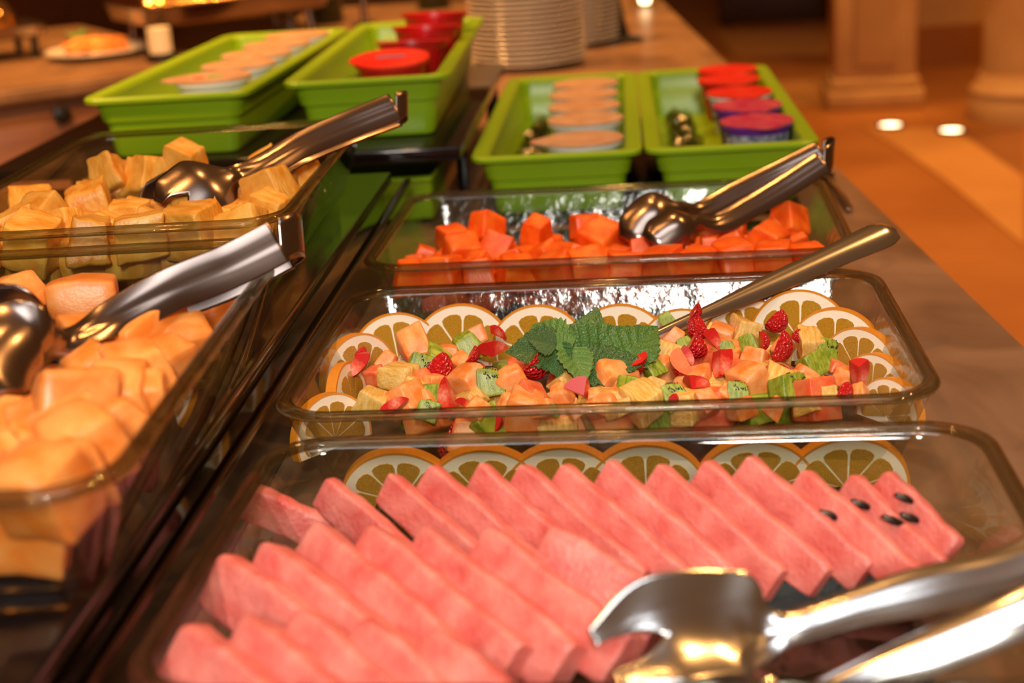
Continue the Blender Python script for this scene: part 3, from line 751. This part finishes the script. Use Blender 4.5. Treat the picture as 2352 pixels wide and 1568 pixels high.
def orange(px, py, Y, r, yaw, lean, label, spin=0., flip=False, z=None):
    """top of the slice seen at px,py at depth Y; yaw turns its face, lean tips it back"""
    top = aty(px, py, Y)
    R_ = Euler((-lean, 0, yaw)).to_matrix() @ Matrix.Rotation(spin, 3, 'Y')
    c = top-(Euler((-lean, 0, yaw)).to_matrix() @ Vector((0, 0, r)))
    if z is not None: c.z = z
    o = ob('orange_slice', pith_me, None, None, c); o.rotation_euler = R_.to_euler(); o.scale = (r, 1, r)
    ob('peel', peel_me, None, o)
    for k in range(6):
        s = ob('segment', segment_me, None, o); s.rotation_euler = (0, -rad(2+k*35.2), 0)
    tag(o, label, 'fruit', 'orange slices edging the salad dish'); return o
OL = 'orange half slice standing '
for k, (px, py, Y, r, yw) in enumerate([(902, 718, .905, .031, 14), (1055, 697, .912, .0335, 3), (1232, 699, .912, .033, 0), (1422, 697, .912, .033, -2), (1562, 708, .910, .029, 2), (1712, 684, .910, .030, 4), (1835, 664, .905, .0325, -4)]):
    orange(px, py, Y, r, rad(yw), rad(14), OL+'against the back glass wall, %s from the left' % ORD[k] + (''), rad(random.uniform(-8, 8)))
for k, (px, py, Y, r, yw) in enumerate([(1922, 706, .868, .0285, -18), (1985, 752, .835, .026, -40), (2022, 812, .80, .0235, -48), (2056, 868, .765, .0215, -50)]):
    orange(px, py, Y, r, rad(yw), rad(10), OL+'along the right glass wall, %s from the back' % ORD[k], rad(random.uniform(-6, 6)))
for k, (px, py, Y, r, yw, z) in enumerate([(806, 768, .85, .029, 50, None), (778, 838, .80, .030, 82, None), (742, 905, .757, .026, 48, None)]):
    orange(px, py, Y, r, rad(yw), rad(8), OL+'along the left glass wall, %s from the back' % ORD[k])
for k, px in enumerate((905, 1105, 1285, 1480, 1735, 1950)):
    py = 1032-.032*(px-900)
    orange(px, py, .713, .0325, 0, rad(-13), OL+'inside the front glass wall, %s from the left' % ORD[k], 0.)

# ------------------------------------------------------------------ mint
def leaf_mesh(seed, fold=.18, curl=.25):
    rnd = random.Random(seed); nl, nw = 40, 9; V = []; F = []
    for i in range(nl+1):
        t = i/nl
        w = (math.sin(math.pi*min(1, t**.62))**.95)*.42*(1-.18*t) if 0 < t < 1 else .0
        se = 1+.20*((t*9) % 1.0) if t < .97 else 1
        for j in range(-nw, nw+1):
            u = j/nw; ww = w*(1+(se-1)*abs(u)**3)
            ridge = .042*math.sin((t*6.5-abs(u)*1.6)*2*math.pi)*min(1, abs(u)*4)*(1-t*.7)
            V.append((t-.05*abs(u)*(1-t)+.0, u*ww, fold*abs(u)*w*1.6-curl*(t-.35)**2*.6+ridge*w*2))
    m = 2*nw+1
    for i in range(nl):
        for j in range(m-1): F.append((i*m+j, i*m+j+1, (i+1)*m+j+1, (i+1)*m+j))
    me = mesh('leaf', V, F); me.materials.append(MT['mint']); return me
mint = empty('mint_sprig', aty(1300, 862, .80))
LV = [leaf_mesh(i, .10+.06*(i % 3), .2+.2*(i % 2)) for i in range(5)]
def leaf(b, t, Yb, Yt, width, up, k):
    B = aty(*b, Yb); Tt = aty(*t, Yt); d = Tt-B; n = Vector(up); n = (n-d.normalized()*n.dot(d.normalized())).normalized()
    y = n.cross(d.normalized()); o = ob('leaf', LV[k % 5], None, mint)
    Mx = Matrix((d.normalized(), y, n)).transposed().to_4x4()
    Mx = Matrix.Translation(B-mint.location) @ Mx @ Matrix.Diagonal((d.length, d.length*width, d.length, 1))
    o.matrix_local = Mx
    sm = o.modifiers.new('thickness', 'SOLIDIFY'); sm.thickness = .012
TC = (-.15, -.85, .5)
leaf((1335, 815), (1372, 702), .815, .835, 1.05, (-.35, -.9, .25), 0)
leaf((1290, 800), (1215, 742), .805, .825, 1.1, (-.45, -.6, .65), 1)
leaf((1285, 800), (1160, 806), .80, .80, 1.0, (.0, -.75, .65), 2)
leaf((1272, 790), (1288, 872), .795, .782, 1.15, (-.25, -.9, .25), 3)
leaf((1275, 792), (1212, 778), .79, .79, 1.1, (-.1, -.8, .6), 4)
leaf((1275, 795), (1325, 770), .79, .80, 1.0, (.2, -.8, .6), 0)
leaf((1330, 835), (1448, 752), .80, .82, 1.15, (.35, -.8, .45), 1)
leaf((1415, 840), (1513, 742), .80, .835, .85, (-.2, -.85, .5), 2)
leaf((1330, 850), (1490, 822), .788, .795, .8, (.1, -.6, .8), 3)
leaf((1310, 800), (1345, 885), .793, .775, 1.0, (.45, -.8, .3), 4)
leaf((1300, 780), (1270, 740), .82, .84, 1.2, (.2, -.5, .8), 2)
ob('stem', tube('stem', [Vector((0, 0, -.004)), aty(1310, 830, .805)-mint.location, aty(1290, 795, .805)-mint.location, aty(1335, 815, .812)-mint.location], [.0016, .0014, .0012, .0008], 8), MT['stem'], mint)
tag(mint, 'fresh green mint sprig lying in the middle of the fruit salad', 'herb')

# ------------------------------------------------------------------ tongs and spoon
def catmull(P, n):
    P = [Vector(p) for p in P]; out = []; m = len(P)-1
    for i in range(n+1):
        s = i/n*m; k = min(int(s), m-1); t = s-k
        p0, p1, p2, p3 = P[max(k-1, 0)], P[k], P[k+1], P[min(k+2, m)]
        out.append(.5*((2*p1)+(p2-p0)*t+(2*p0-5*p1+4*p2-p3)*t*t+(3*p1-p0-3*p2+p3)*t**3))
    return out
def lerp_table(tab, s):
    for (a, va), (b, vb) in zip(tab, tab[1:]):
        if s <= b:
            t = (s-a)/(b-a); t = t*t*(3-2*t); return va+(vb-va)*t
    return tab[-1][1]
def strip(name, path, widths, depths, hint, thick=.0014, notch=0., groove=0., nu=12, n=70):
    """metal strip along path; widths/depths are tables over 0..1, hint = direction the face looks"""
    pts = catmull(path, 200); V = []; F = []
    def at(s):
        s = max(0, min(1, s)); i = s*200; k = min(int(i), 199); return pts[k].lerp(pts[k+1], i-k)
    rows = n+1; cols = 2*nu+1
    for i in range(rows):
        for j in range(cols):
            u = j/nu-1
            end = 1-notch*max(0, 1-abs(u)/.5)**.6
            s = i/n*end
            p = at(s); t = (at(s+.012)-at(s-.012)).normalized()
            h = Vector(hint(s)) if callable(hint) else Vector(hint)
            nn = (h-t*h.dot(t)).normalized(); b = t.cross(nn)
            w = lerp_table(widths, s)/2; dp = lerp_table(depths, s)
            prof = dp*(1-u*u)-(groove*w*math.exp(-(u/.28)**2) if s < .66 else groove*w*math.exp(-(u/.28)**2)*max(0, 1-(s-.66)/.06))
            V.append(p+b*(u*w)+nn*prof)
    for i in range(rows-1):
        for j in range(cols-1): F.append((i*cols+j, i*cols+j+1, (i+1)*cols+j+1, (i+1)*cols+j))
    return V, F
def metal(name, VF, parent, origin, thick=.0013, m='steel'):
    v, f = VF; me = mesh(name, [p-origin for p in v], f); o = ob(name, me, MT[m], parent)
    s = o.modifiers.new('thickness', 'SOLIDIFY'); s.thickness = thick; s.offset = 0
    return o
def loop_strip(A, B, out, width_dir, w, n=24):
    """band joining arm ends A and B by a half turn bulging along out"""
    V = []; F = []; mid = (A+B)/2; half = (A-B)/2; wd = Vector(width_dir).normalized()
    for i in range(n+1):
        t = math.pi*i/n; p = mid+half*math.cos(t)+Vector(out)*math.sin(t)
        for j in range(-3, 4): V.append(p+wd*(j/3*w/2))
    for i in range(n):
        for j in range(6): F.append((i*7+j, i*7+j+1, (i+1)*7+j+1, (i+1)*7+j))
    return V, F
HEADW = lambda a, n_, h: [(0, a), (.45, a*.95), (.60, n_), (.66, n_), (.80, h), (.90, h*.97), (1.0, h*.55)]
HEADD = lambda a, h: [(0, a), (.5, a), (.62, a*.8), (.70, h*.5), (.82, h), (.95, h*.7), (1., h*.3)]
def tongs(label, loc, arms, loop, m='steel'):
    r = empty('serving_tongs', loc); o = Vector(loc)
    for (path, wd, dp, hint, notch) in arms:
        metal('arm', strip('arm', path, wd, dp, hint, notch=notch, groove=.07), r, o, .0013, m)
    metal('spring_bend', loop_strip(*loop), r, o, .0013, m)
    tag(r, label, 'tongs'); return r
# pineapple tongs
p1 = [aty(908, 245, 1.05), aty(800, 288, 1.03), aty(690, 335, 1.005), aty(595, 388, .975), aty(535, 405, .96), aty(460, 445, .94), aty(392, 492, .92)]
p2 = [aty(908, 262, 1.068), aty(800, 302, 1.042), aty(690, 350, 1.018), aty(600, 400, .99), aty(520, 425, .98), aty(430, 460, .955), aty(345, 505, .935)]
hA = (-.12, -.90, .42)
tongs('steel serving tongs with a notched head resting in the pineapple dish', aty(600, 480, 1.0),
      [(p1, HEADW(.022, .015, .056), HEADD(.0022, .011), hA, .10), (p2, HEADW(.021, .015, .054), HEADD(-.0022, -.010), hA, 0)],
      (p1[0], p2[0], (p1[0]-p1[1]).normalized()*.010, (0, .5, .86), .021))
# cantaloupe tongs
p1 = [aty(640, 555, .696), aty(520, 615, .682), aty(390, 668, .666), aty(260, 735, .645), aty(150, 790, .62), aty(60, 800, .605), aty(-60, 850, .58), aty(-150, 930, .56)]
p2 = [aty(652, 572, .725), aty(520, 640, .708), aty(390, 690, .692), aty(250, 750, .67), aty(140, 770, .655), aty(30, 760, .64), aty(-70, 800, .62), aty(-150, 850, .60)]
hB = (-.38, -.92, .10)
WB = [(0, .0225), (.35, .0215), (.52, .0165), (.60, .0165), (.72, .046), (.86, .052), (1, .03)]
DB = [(0, .0012), (.2, .0018), (.5, .0022), (.6, .003), (.74, .012), (.9, .013), (1, .006)]
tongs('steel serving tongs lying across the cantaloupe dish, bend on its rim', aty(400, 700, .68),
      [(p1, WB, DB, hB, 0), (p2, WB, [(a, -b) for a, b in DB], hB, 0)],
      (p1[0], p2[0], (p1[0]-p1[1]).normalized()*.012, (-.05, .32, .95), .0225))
# papaya tongs
p1 = [aty(1888, 352, 1.16), aty(1790, 400, 1.15), aty(1690, 448, 1.135), aty(1610, 488, 1.12), aty(1560, 482, 1.11), aty(1500, 500, 1.10), aty(1448, 560, 1.085)]
p2 = [aty(1890, 372, 1.125), aty(1800, 430, 1.11), aty(1720, 478, 1.095), aty(1650, 515, 1.08), aty(1600, 512, 1.07), aty(1550, 528, 1.06), aty(1490, 562, 1.05)]
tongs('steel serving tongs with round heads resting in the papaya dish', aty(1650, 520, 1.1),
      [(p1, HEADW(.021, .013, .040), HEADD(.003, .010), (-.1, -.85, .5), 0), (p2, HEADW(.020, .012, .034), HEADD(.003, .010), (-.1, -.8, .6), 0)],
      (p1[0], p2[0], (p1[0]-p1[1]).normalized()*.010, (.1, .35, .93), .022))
# watermelon tongs
p1 = [aty(2640, 1150, .53), aty(2350, 1300, .505), aty(2150, 1350, .495), aty(1960, 1400, .487), aty(1790, 1448, .478), aty(1690, 1428, .472), aty(1540, 1440, .462), aty(1385, 1510, .452)]
p2 = [aty(2660, 1245, .490), aty(2380, 1395, .468), aty(2180, 1482, .462), aty(2000, 1550, .460), aty(1840, 1616, .458), aty(1740, 1638, .456), aty(1620, 1630, .452), aty(1470, 1698, .448)]
WD = [(0, .020), (.3, .0185), (.48, .0135), (.54, .0125), (.70, .041), (.86, .043), (1, .024)]
DD_ = [(0, .003), (.4, .0035), (.52, .003), (.62, -.002), (.76, -.006), (.9, -.005), (1, -.002)]
tongs('brightly lit steel serving tongs with a notched head over the watermelon slices', aty(1900, 1450, .47),
      [(p1, WD, DD_, (-.12, -.62, .77), .14), (p2, [(a, b*.9) for a, b in WD], [(a, abs(b)) for a, b in DD_], (-.1, -.6, .8), 0)],
      (p1[0], p2[0], (p1[0]-p1[1]).normalized()*.012, (0, .4, .9), .02), 'steel_b')
# serving spoon
a = aty(1530, 762, .862); b = aty(1852, 618, .921); k = 0
dirv = (b-a); best = min((abs(proj(a+dirv*t)[0]-2052), t) for t in [x*.01 for x in range(100, 260)])[1]
e = a+dirv*best
spn = empty('serving_spoon', a)
path = [e, a+dirv*(best*.85), a+dirv*(best*.6), a+dirv*(best*.3), a, a-dirv*.12, a-dirv*.28+Vector((0, 0, -.004)), a-dirv*.42]
sw = [(0, .006), (.02, .0175), (.08, .0225), (.3, .0175), (.52, .0095), (.70, .0060), (.80, .030), (.92, .034), (1., .012)]
sd = [(0, .001), (.06, .0045), (.5, .0032), (.72, .002), (.85, -.008), (1, -.002)]
metal('handle', strip('handle', path, sw, sd, (.04, -.50, .86), groove=0.), spn, a, .0016, 'steel_b')
tag(spn, 'long handled steel serving spoon leaning on the back rim of the salad dish', 'spoon')
# teaspoon on the marble beside the papaya dish
ta, tb = atz(1900, 408, .004), atz(1952, 482, .004)
ts = empty('teaspoon', ta)
metal('handle', strip('handle', [tb, tb.lerp(ta, .4)+Vector((0, 0, .003)), tb.lerp(ta, .75), ta, ta+(ta-tb)*.25], [(0, .004), (.06, .008), (.5, .0045), (.72, .004), (.85, .020), (1, .008)], [(0, .0006), (.7, .0006), (.85, -.004), (1, -.001)], (0, 0, 1)), ts, ta, .001)
tag(ts, 'small steel teaspoon on the marble beside the papaya dish', 'spoon')

# ------------------------------------------------------------------ green trays
TW, TL, TH = .1607, .5088, .062
def green_tray(label, x, y, a, z0, s=1.):
    prof = [(.030, 0), (.021, .0015), (.019, .006), (.0155, .034), (.0125, .0355), (.0075, .0565), (.0075, .0575), (.0135, .0590)]
    prof += [(.0160, .0560), (.0175, .037), (.0185, .0355), (.0225, .0060), (.026, .0036), (.034, .0032)]
    b = ob('green_tray', loopstack('tray_body', TW/2, TL/2, .022, prof, 5, True, 30), MT['green'], None, (x, y, z0), (0, 0, a))
    rp = [(.0145, .0585), (.0085, .0592), (.0018, .0600), (.0, .0585), (.0003, .0548), (.0022, .0548), (.0032, .0575), (.0085, .0566)]
    ob('rim', loopstack('tray_rim', TW/2, TL/2, .020, rp, 5, False, 40, True), MT['green'], b)
    tag(b, label, 'tray', 'long lime green serving trays'); return b
green_tray('lime green tray on the black mat, behind the middle of the papaya dish', -.0713, 1.597, 0, .0042)
green_tray('lime green tray on the black mat, at the marble edge of the counter', .0905, 1.597, rad(.3), .0042)
green_tray('raised lime green tray at the far left, holding white cups', -.4285, 1.590, rad(-1.1), .0795)
green_tray('raised lime green tray holding red cups in front of the plate stack', -.254, 1.628, rad(1.2), .0795)
t5 = green_tray('green tray stored below the slatted riser', -.250, 1.412, rad(90), .0042); t5.scale = (.85, .25, .75)

# crushed ice
def ice(name, x, y, a, z, x0, x1, y0, y1, n, label):
    parts = []; rnd = random.Random(int(n+abs(x)*1000)); ca, sa = math.cos(a), math.sin(a)
    for i in range(n):
        bm = bmesh.new(); bmesh.ops.create_icosphere(bm, subdivisions=1, radius=rnd.uniform(.007, .013))
        for q in bm.verts: q.co *= rnd.uniform(.65, 1.15)
        lx, ly = rnd.uniform(x0, x1), rnd.uniform(y0, y1)
        c = Vector((lx*ca-ly*sa, lx*sa+ly*ca, z+rnd.uniform(0, .014)))
        bm.verts.ensure_lookup_table()
        parts.append(([q.co+c for q in bm.verts], [tuple(w.index for w in q.verts) for q in bm.faces])); bm.free()
    o = ob(name, mesh(name, *merge(parts), False), MT['ice'], None, (x, y, 0)); tag(o, label, 'ice', None, 'stuff')
ice('crushed_ice', -.0713, 1.597, 0, .022, -.044, -.026, -.21, .12, 80, 'crushed ice beside the white cups in the lower green tray')
ice('crushed_ice', .0905, 1.597, rad(.3), .022, -.044, -.024, -.21, .12, 80, 'crushed ice beside the purple cups in the lower green tray')
ice('crushed_ice', -.254, 1.628, rad(1.2), .096, -.044, -.024, -.20, .1, 70, 'crushed ice beside the red cups in the raised green tray')

# yogurt cups
cup_me = {}
def cup(pos, r, h, lid, body, label, group, band=None, mark=None, rz=0., tilt=(0, 0), tab=.30):
    """pos = centre of the lid"""
    o = empty('yogurt_cup', (pos[0], pos[1], pos[2]-h), rz); o.rotation_euler = (tilt[0], tilt[1], rz)
    ob('cup', lathe('cup', [(r*.70, 0), (r*.72, .001), (r*.90, h-.006), (r*.98, h-.005), (r*.98, h-.002), (r*.9, h-.002)], 28), MT[body], o)
    n = 36; v = []; 
    for k in range(n):
        t = 2*math.pi*k/n; rr = r*(1.0+tab*max(0, math.cos(t-math.pi))**14); v.append((rr*math.cos(t), rr*math.sin(t)))
    ob('lid', mesh('lid', *prism(v, h-.0015, h+.0004), True, 40), MT[lid], o)
    if band: ob('label_band', lathe('label_band', [(r*.80, h*.35), (r*.815, h*.35), (r*.895, h*.78), (r*.87, h*.78)], 28), MT[band], o)
    if mark:
        for (m, x0, y0, x1, y1) in mark: ob('printed_mark', mesh('printed_mark', *box((x0*r, y0*r, h+.0004), (x1*r, y1*r, h+.0008)), False), MT[m], o)
    tag(o, label, 'yogurt cup', group); return o
def row(pts, z, ymax, gap):
    """lid centres of a row of cups, kept inside the tray and clear of each other"""
    P = [atz(px, py, z(k) if callable(z) else z) for k, (px, py) in enumerate(pts)]
    for k in range(len(P)-1, -1, -1):
        P[k].y = min(P[k].y, ymax if k == len(P)-1 else P[k+1].y-gap)
    return P
WM = [('print_g', -.1, -.1, .25, .12), ('foil_r', -.45, -.3, -.2, -.1)]
for k, p in enumerate(row([(1338, 318), (1345, 264), (1343, 232), (1343, 200), (1348, 172)], .062, 1.790, .083)):
    cup(p, .040, .042, 'foil_w', 'cup_w', 'white yogurt cup with printed lid, %s from the front in the lower green tray' % ORD[k], 'white cups in the lower green tray', None, None, rad(8 if k == 0 else 170), (0, 0), .3 if k == 0 else .0)
kinds = [('foil_m', 'cup_p', 'band_n'), ('foil_m', 'cup_p', None), ('foil_r', 'cup_w', 'band_n'), ('foil_r', 'cup_r', None), ('foil_r', 'cup_r', None)]
for k, p in enumerate(row([(1738, 276), (1716, 240), (1698, 210), (1664, 160), (1660, 136)], .068, 1.800, .078)):
    lid, body, band = kinds[k]
    col = 'purple cup with magenta lid' if body == 'cup_p' else 'white cup with red lid' if body == 'cup_w' else 'red yogurt cup with red lid'
    cup(p, .036, .046, lid, body, '%s, %s from the front in the tray by the edge' % (col, ORD[k]), 'coloured cups in the lower green tray', band, None, rad(100))
for k, p in enumerate(row([(487, 176), (556, 142), (608, 112), (650, 92), (688, 76)], .141, 1.780, .084)):
    cup(p, .039, .042, 'foil_w', 'cup_w', 'white yogurt cup with printed lid, %s from the front in the far left raised tray' % ORD[k], 'white cups in the raised green tray', None, WM if k == 0 else None, rad(12 if k == 0 else 170), (0, 0), .3 if k == 0 else .0)
for k, p in enumerate(row([(912, 118), (950, 86), (978, 58), (994, 30)], lambda k: .143+.006*k, 1.812, .080)):
    cup(p, .039, .046, 'foil_r', 'cup_r', 'red lidded yogurt cup, %s from the front in the raised tray' % ORD[k], 'red cups in the raised green tray', None, [('print_b', -.38, .02, .38, .2)] if k == 0 else None, rad(8 if k == 0 else 170), (rad(7), 0), .1)

# ------------------------------------------------------------------ plates
plate_me = lathe('plate', [(.001, 0), (.055, 0), (.058, .002), (.092, .0095), (.0955, .0115), (.0945, .0128), (.088, .0118), (.057, .005), (.001, .0045)], 44, 60)
plate_me.materials.append(MT['plate'])
sc_ = atz(1207, 168, 0); cx, cyy = sc_.x+.0, sc_.y+.088
for k in range(15):
    o = ob('dinner_plate', plate_me, None, None, (cx+random.uniform(-.0008, .0008), cyy, .0005+k*.0078))
    tag(o, 'white plate, %s from the bottom of the tall stack behind the trays' % ORD[k], 'plate', 'stacked plates behind the trays')
s2 = atz(1300, 118, 0)
for k in range(14):
    o = ob('dinner_plate', plate_me, None, None, (s2.x, s2.y+.1, .0005+k*.0078))
    tag(o, 'white plate, %s from the bottom of the second stack, half hidden' % ORD[k], 'plate', 'second stack of plates')

# black sign stand behind the plates
q = atz(1408, 102, 0); st = empty('sign_stand', (q.x, q.y+.05, 0))
ob('foot', lathe('foot', [(.055, 0), (.055, .004), (.03, .010), (.022, .04), (.014, .09), (.012, .10)], 28), MT['knob'], st)
ob('post', lathe('post', [(.010, .10), (.008, .34)], 16), MT['knob'], st)
ob('card', bevbox('card', (-.05, -.004, .30), (.05, .004, .42), .002), MT['wood'], st)
tag(st, 'small black post stand on the marble behind the plates', 'stand')
q = atz(1482, 20, 0); gl = empty('glass_votive', (q.x, q.y+.02, 0))
ob('glass', lathe('glass', [(.028, 0), (.034, .01), (.036, .06), (.033, .06), (.031, .012), (.001, .008)], 24), MT['glass'], gl)
ob('flame_lamp', lathe('flame_lamp', [(.001, .008), (.010, .01), (.012, .02), (.006, .034), (.001, .038)], 14), MT['lamp'], gl)
tag(gl, 'small glass candle holder glowing on the marble behind the post stand', 'candle')

# ------------------------------------------------------------------ far left counter things
q = atz(216, 132, 0); fp = empty('food_plate', (q.x, q.y+.03, 0))
ob('plate', lathe('plate', [(.001, 0), (.07, 0), (.105, .012), (.104, .016), (.065, .006), (.001, .005)], 36), MT['plate'], fp)
for k in range(5):
    o = ob('roll', VAR['cantaloupe_chunk'][k], None, fp, (-.045+.022*k, -.01+.012*(k % 2), .02), rrot(), (.018, .016, .014))
for k in range(4):
    o = ob('leaf', LV[k], None, fp, (-.035, 0, .025), (0, rad(-60+10*k), rad(20+70*k)), (.04, .04, .04))
tag(fp, 'plate of orange food with a green garnish on the far marble counter', 'plate')
q = atz(465, 118, 0); cd = empty('chafing_dish', (q.x, q.y+.16, 0), rad(34))
ob('pan', loopstack('pan', .21, .15, .05, [(.03, .09), (.012, .10), (.005, .145), (0, .15), (0, .156), (.012, .156)], 6, True, 40), MT['steel'], cd)
ob('lid', loopstack('lid', .20, .14, .05, [(0, .157), (.004, .17), (.03, .20), (.07, .222), (.10, .23)], 6, True, 60), MT['gold'], cd)
ob('lid_handle', tube('lid_handle', [(-.05, 0, .228), (-.045, 0, .25), (.045, 0, .25), (.05, 0, .228)], .006), MT['gold'], cd)
for x in (-.16, .16):
    for y in (-.11, .11): ob('leg', tube('leg', [(x, y, 0), (x*.96, y*.96, .10)], [.010, .008], 10), MT['steel'], cd)
cd.scale = (1, 1, .62); cd.location.z = 0
tag(cd, 'brass lidded chafing dish on steel legs on the far counter', 'chafing dish')
q = atz(405, 128, 0); cn = empty('candle_burner', (q.x-.01, q.y-.06, 0))
ob('holder', lathe('holder', [(.03, 0), (.03, .012), (.024, .015)], 24), MT['knob'], cn)
ob('wax', lathe('wax', [(.022, .013), (.022, .062), (.001, .064)], 24), MT['wax'], cn)
tag(cn, 'white candle burner in a black holder under the chafing dish', 'candle')
q = atz(30, 145, 0); c2 = empty('food_warmer', (q.x-.12, q.y+.09, 0), rad(34))
ob('tray', loopstack('tray', .14, .11, .03, [(.02, .06), (.004, .066), (0, .09), (0, .094), (.01, .094)], 6, True, 40), MT['steel'], c2)
ob('dome', lathe('dome', [(.10, .094), (.098, .12), (.08, .16), (.045, .185), (.001, .192)], 32), MT['gold'], c2)
for x in (-.11, .11):
    for y in (-.08, .08): ob('leg', tube('leg', [(x, y, 0), (x, y, .07)], .008, 10), MT['knob'], c2)
c2.scale = (1, 1, .7)
tag(c2, 'small domed food warmer with black legs at the left end of the far counter', 'chafing dish')
for k, (px, w, h) in enumerate([(728, .042, .30), (985, .04, .27)]):
    q = atz(px, 66 if k == 0 else 30, 0); bt = empty('wine_bottle', (q.x, q.y+.10, 0))
    ob('bottle', lathe('bottle', [(w*.9, 0), (w, .006), (w, h*.58), (w*.8, h*.68), (w*.36, h*.78), (w*.33, h)], 28), MT['bottle'], bt)
    ob('label', lathe('label', [(w*1.012, h*.18), (w*1.012, h*.46)], 28, close=False), MT['dwood'], bt)
    tag(bt, ['dark bottle standing behind the far left green tray', 'dark bottle standing behind the red cups'][k], 'bottle')
for k, px in enumerate((656, 830)):
    q = atz(px, 66, 0); po = empty('steel_post', (q.x, q.y+.05, 0))
    ob('foot', lathe('foot', [(.03, 0), (.03, .006), (.010, .012)], 24), MT['steel'], po)
    ob('tube', lathe('tube', [(.008, .01), (.008, .5)], 16), MT['steel'], po)
    tag(po, ['slim steel guard post behind the far left tray of white cups', 'slim steel guard post behind the tray of red cups'][k], 'post')
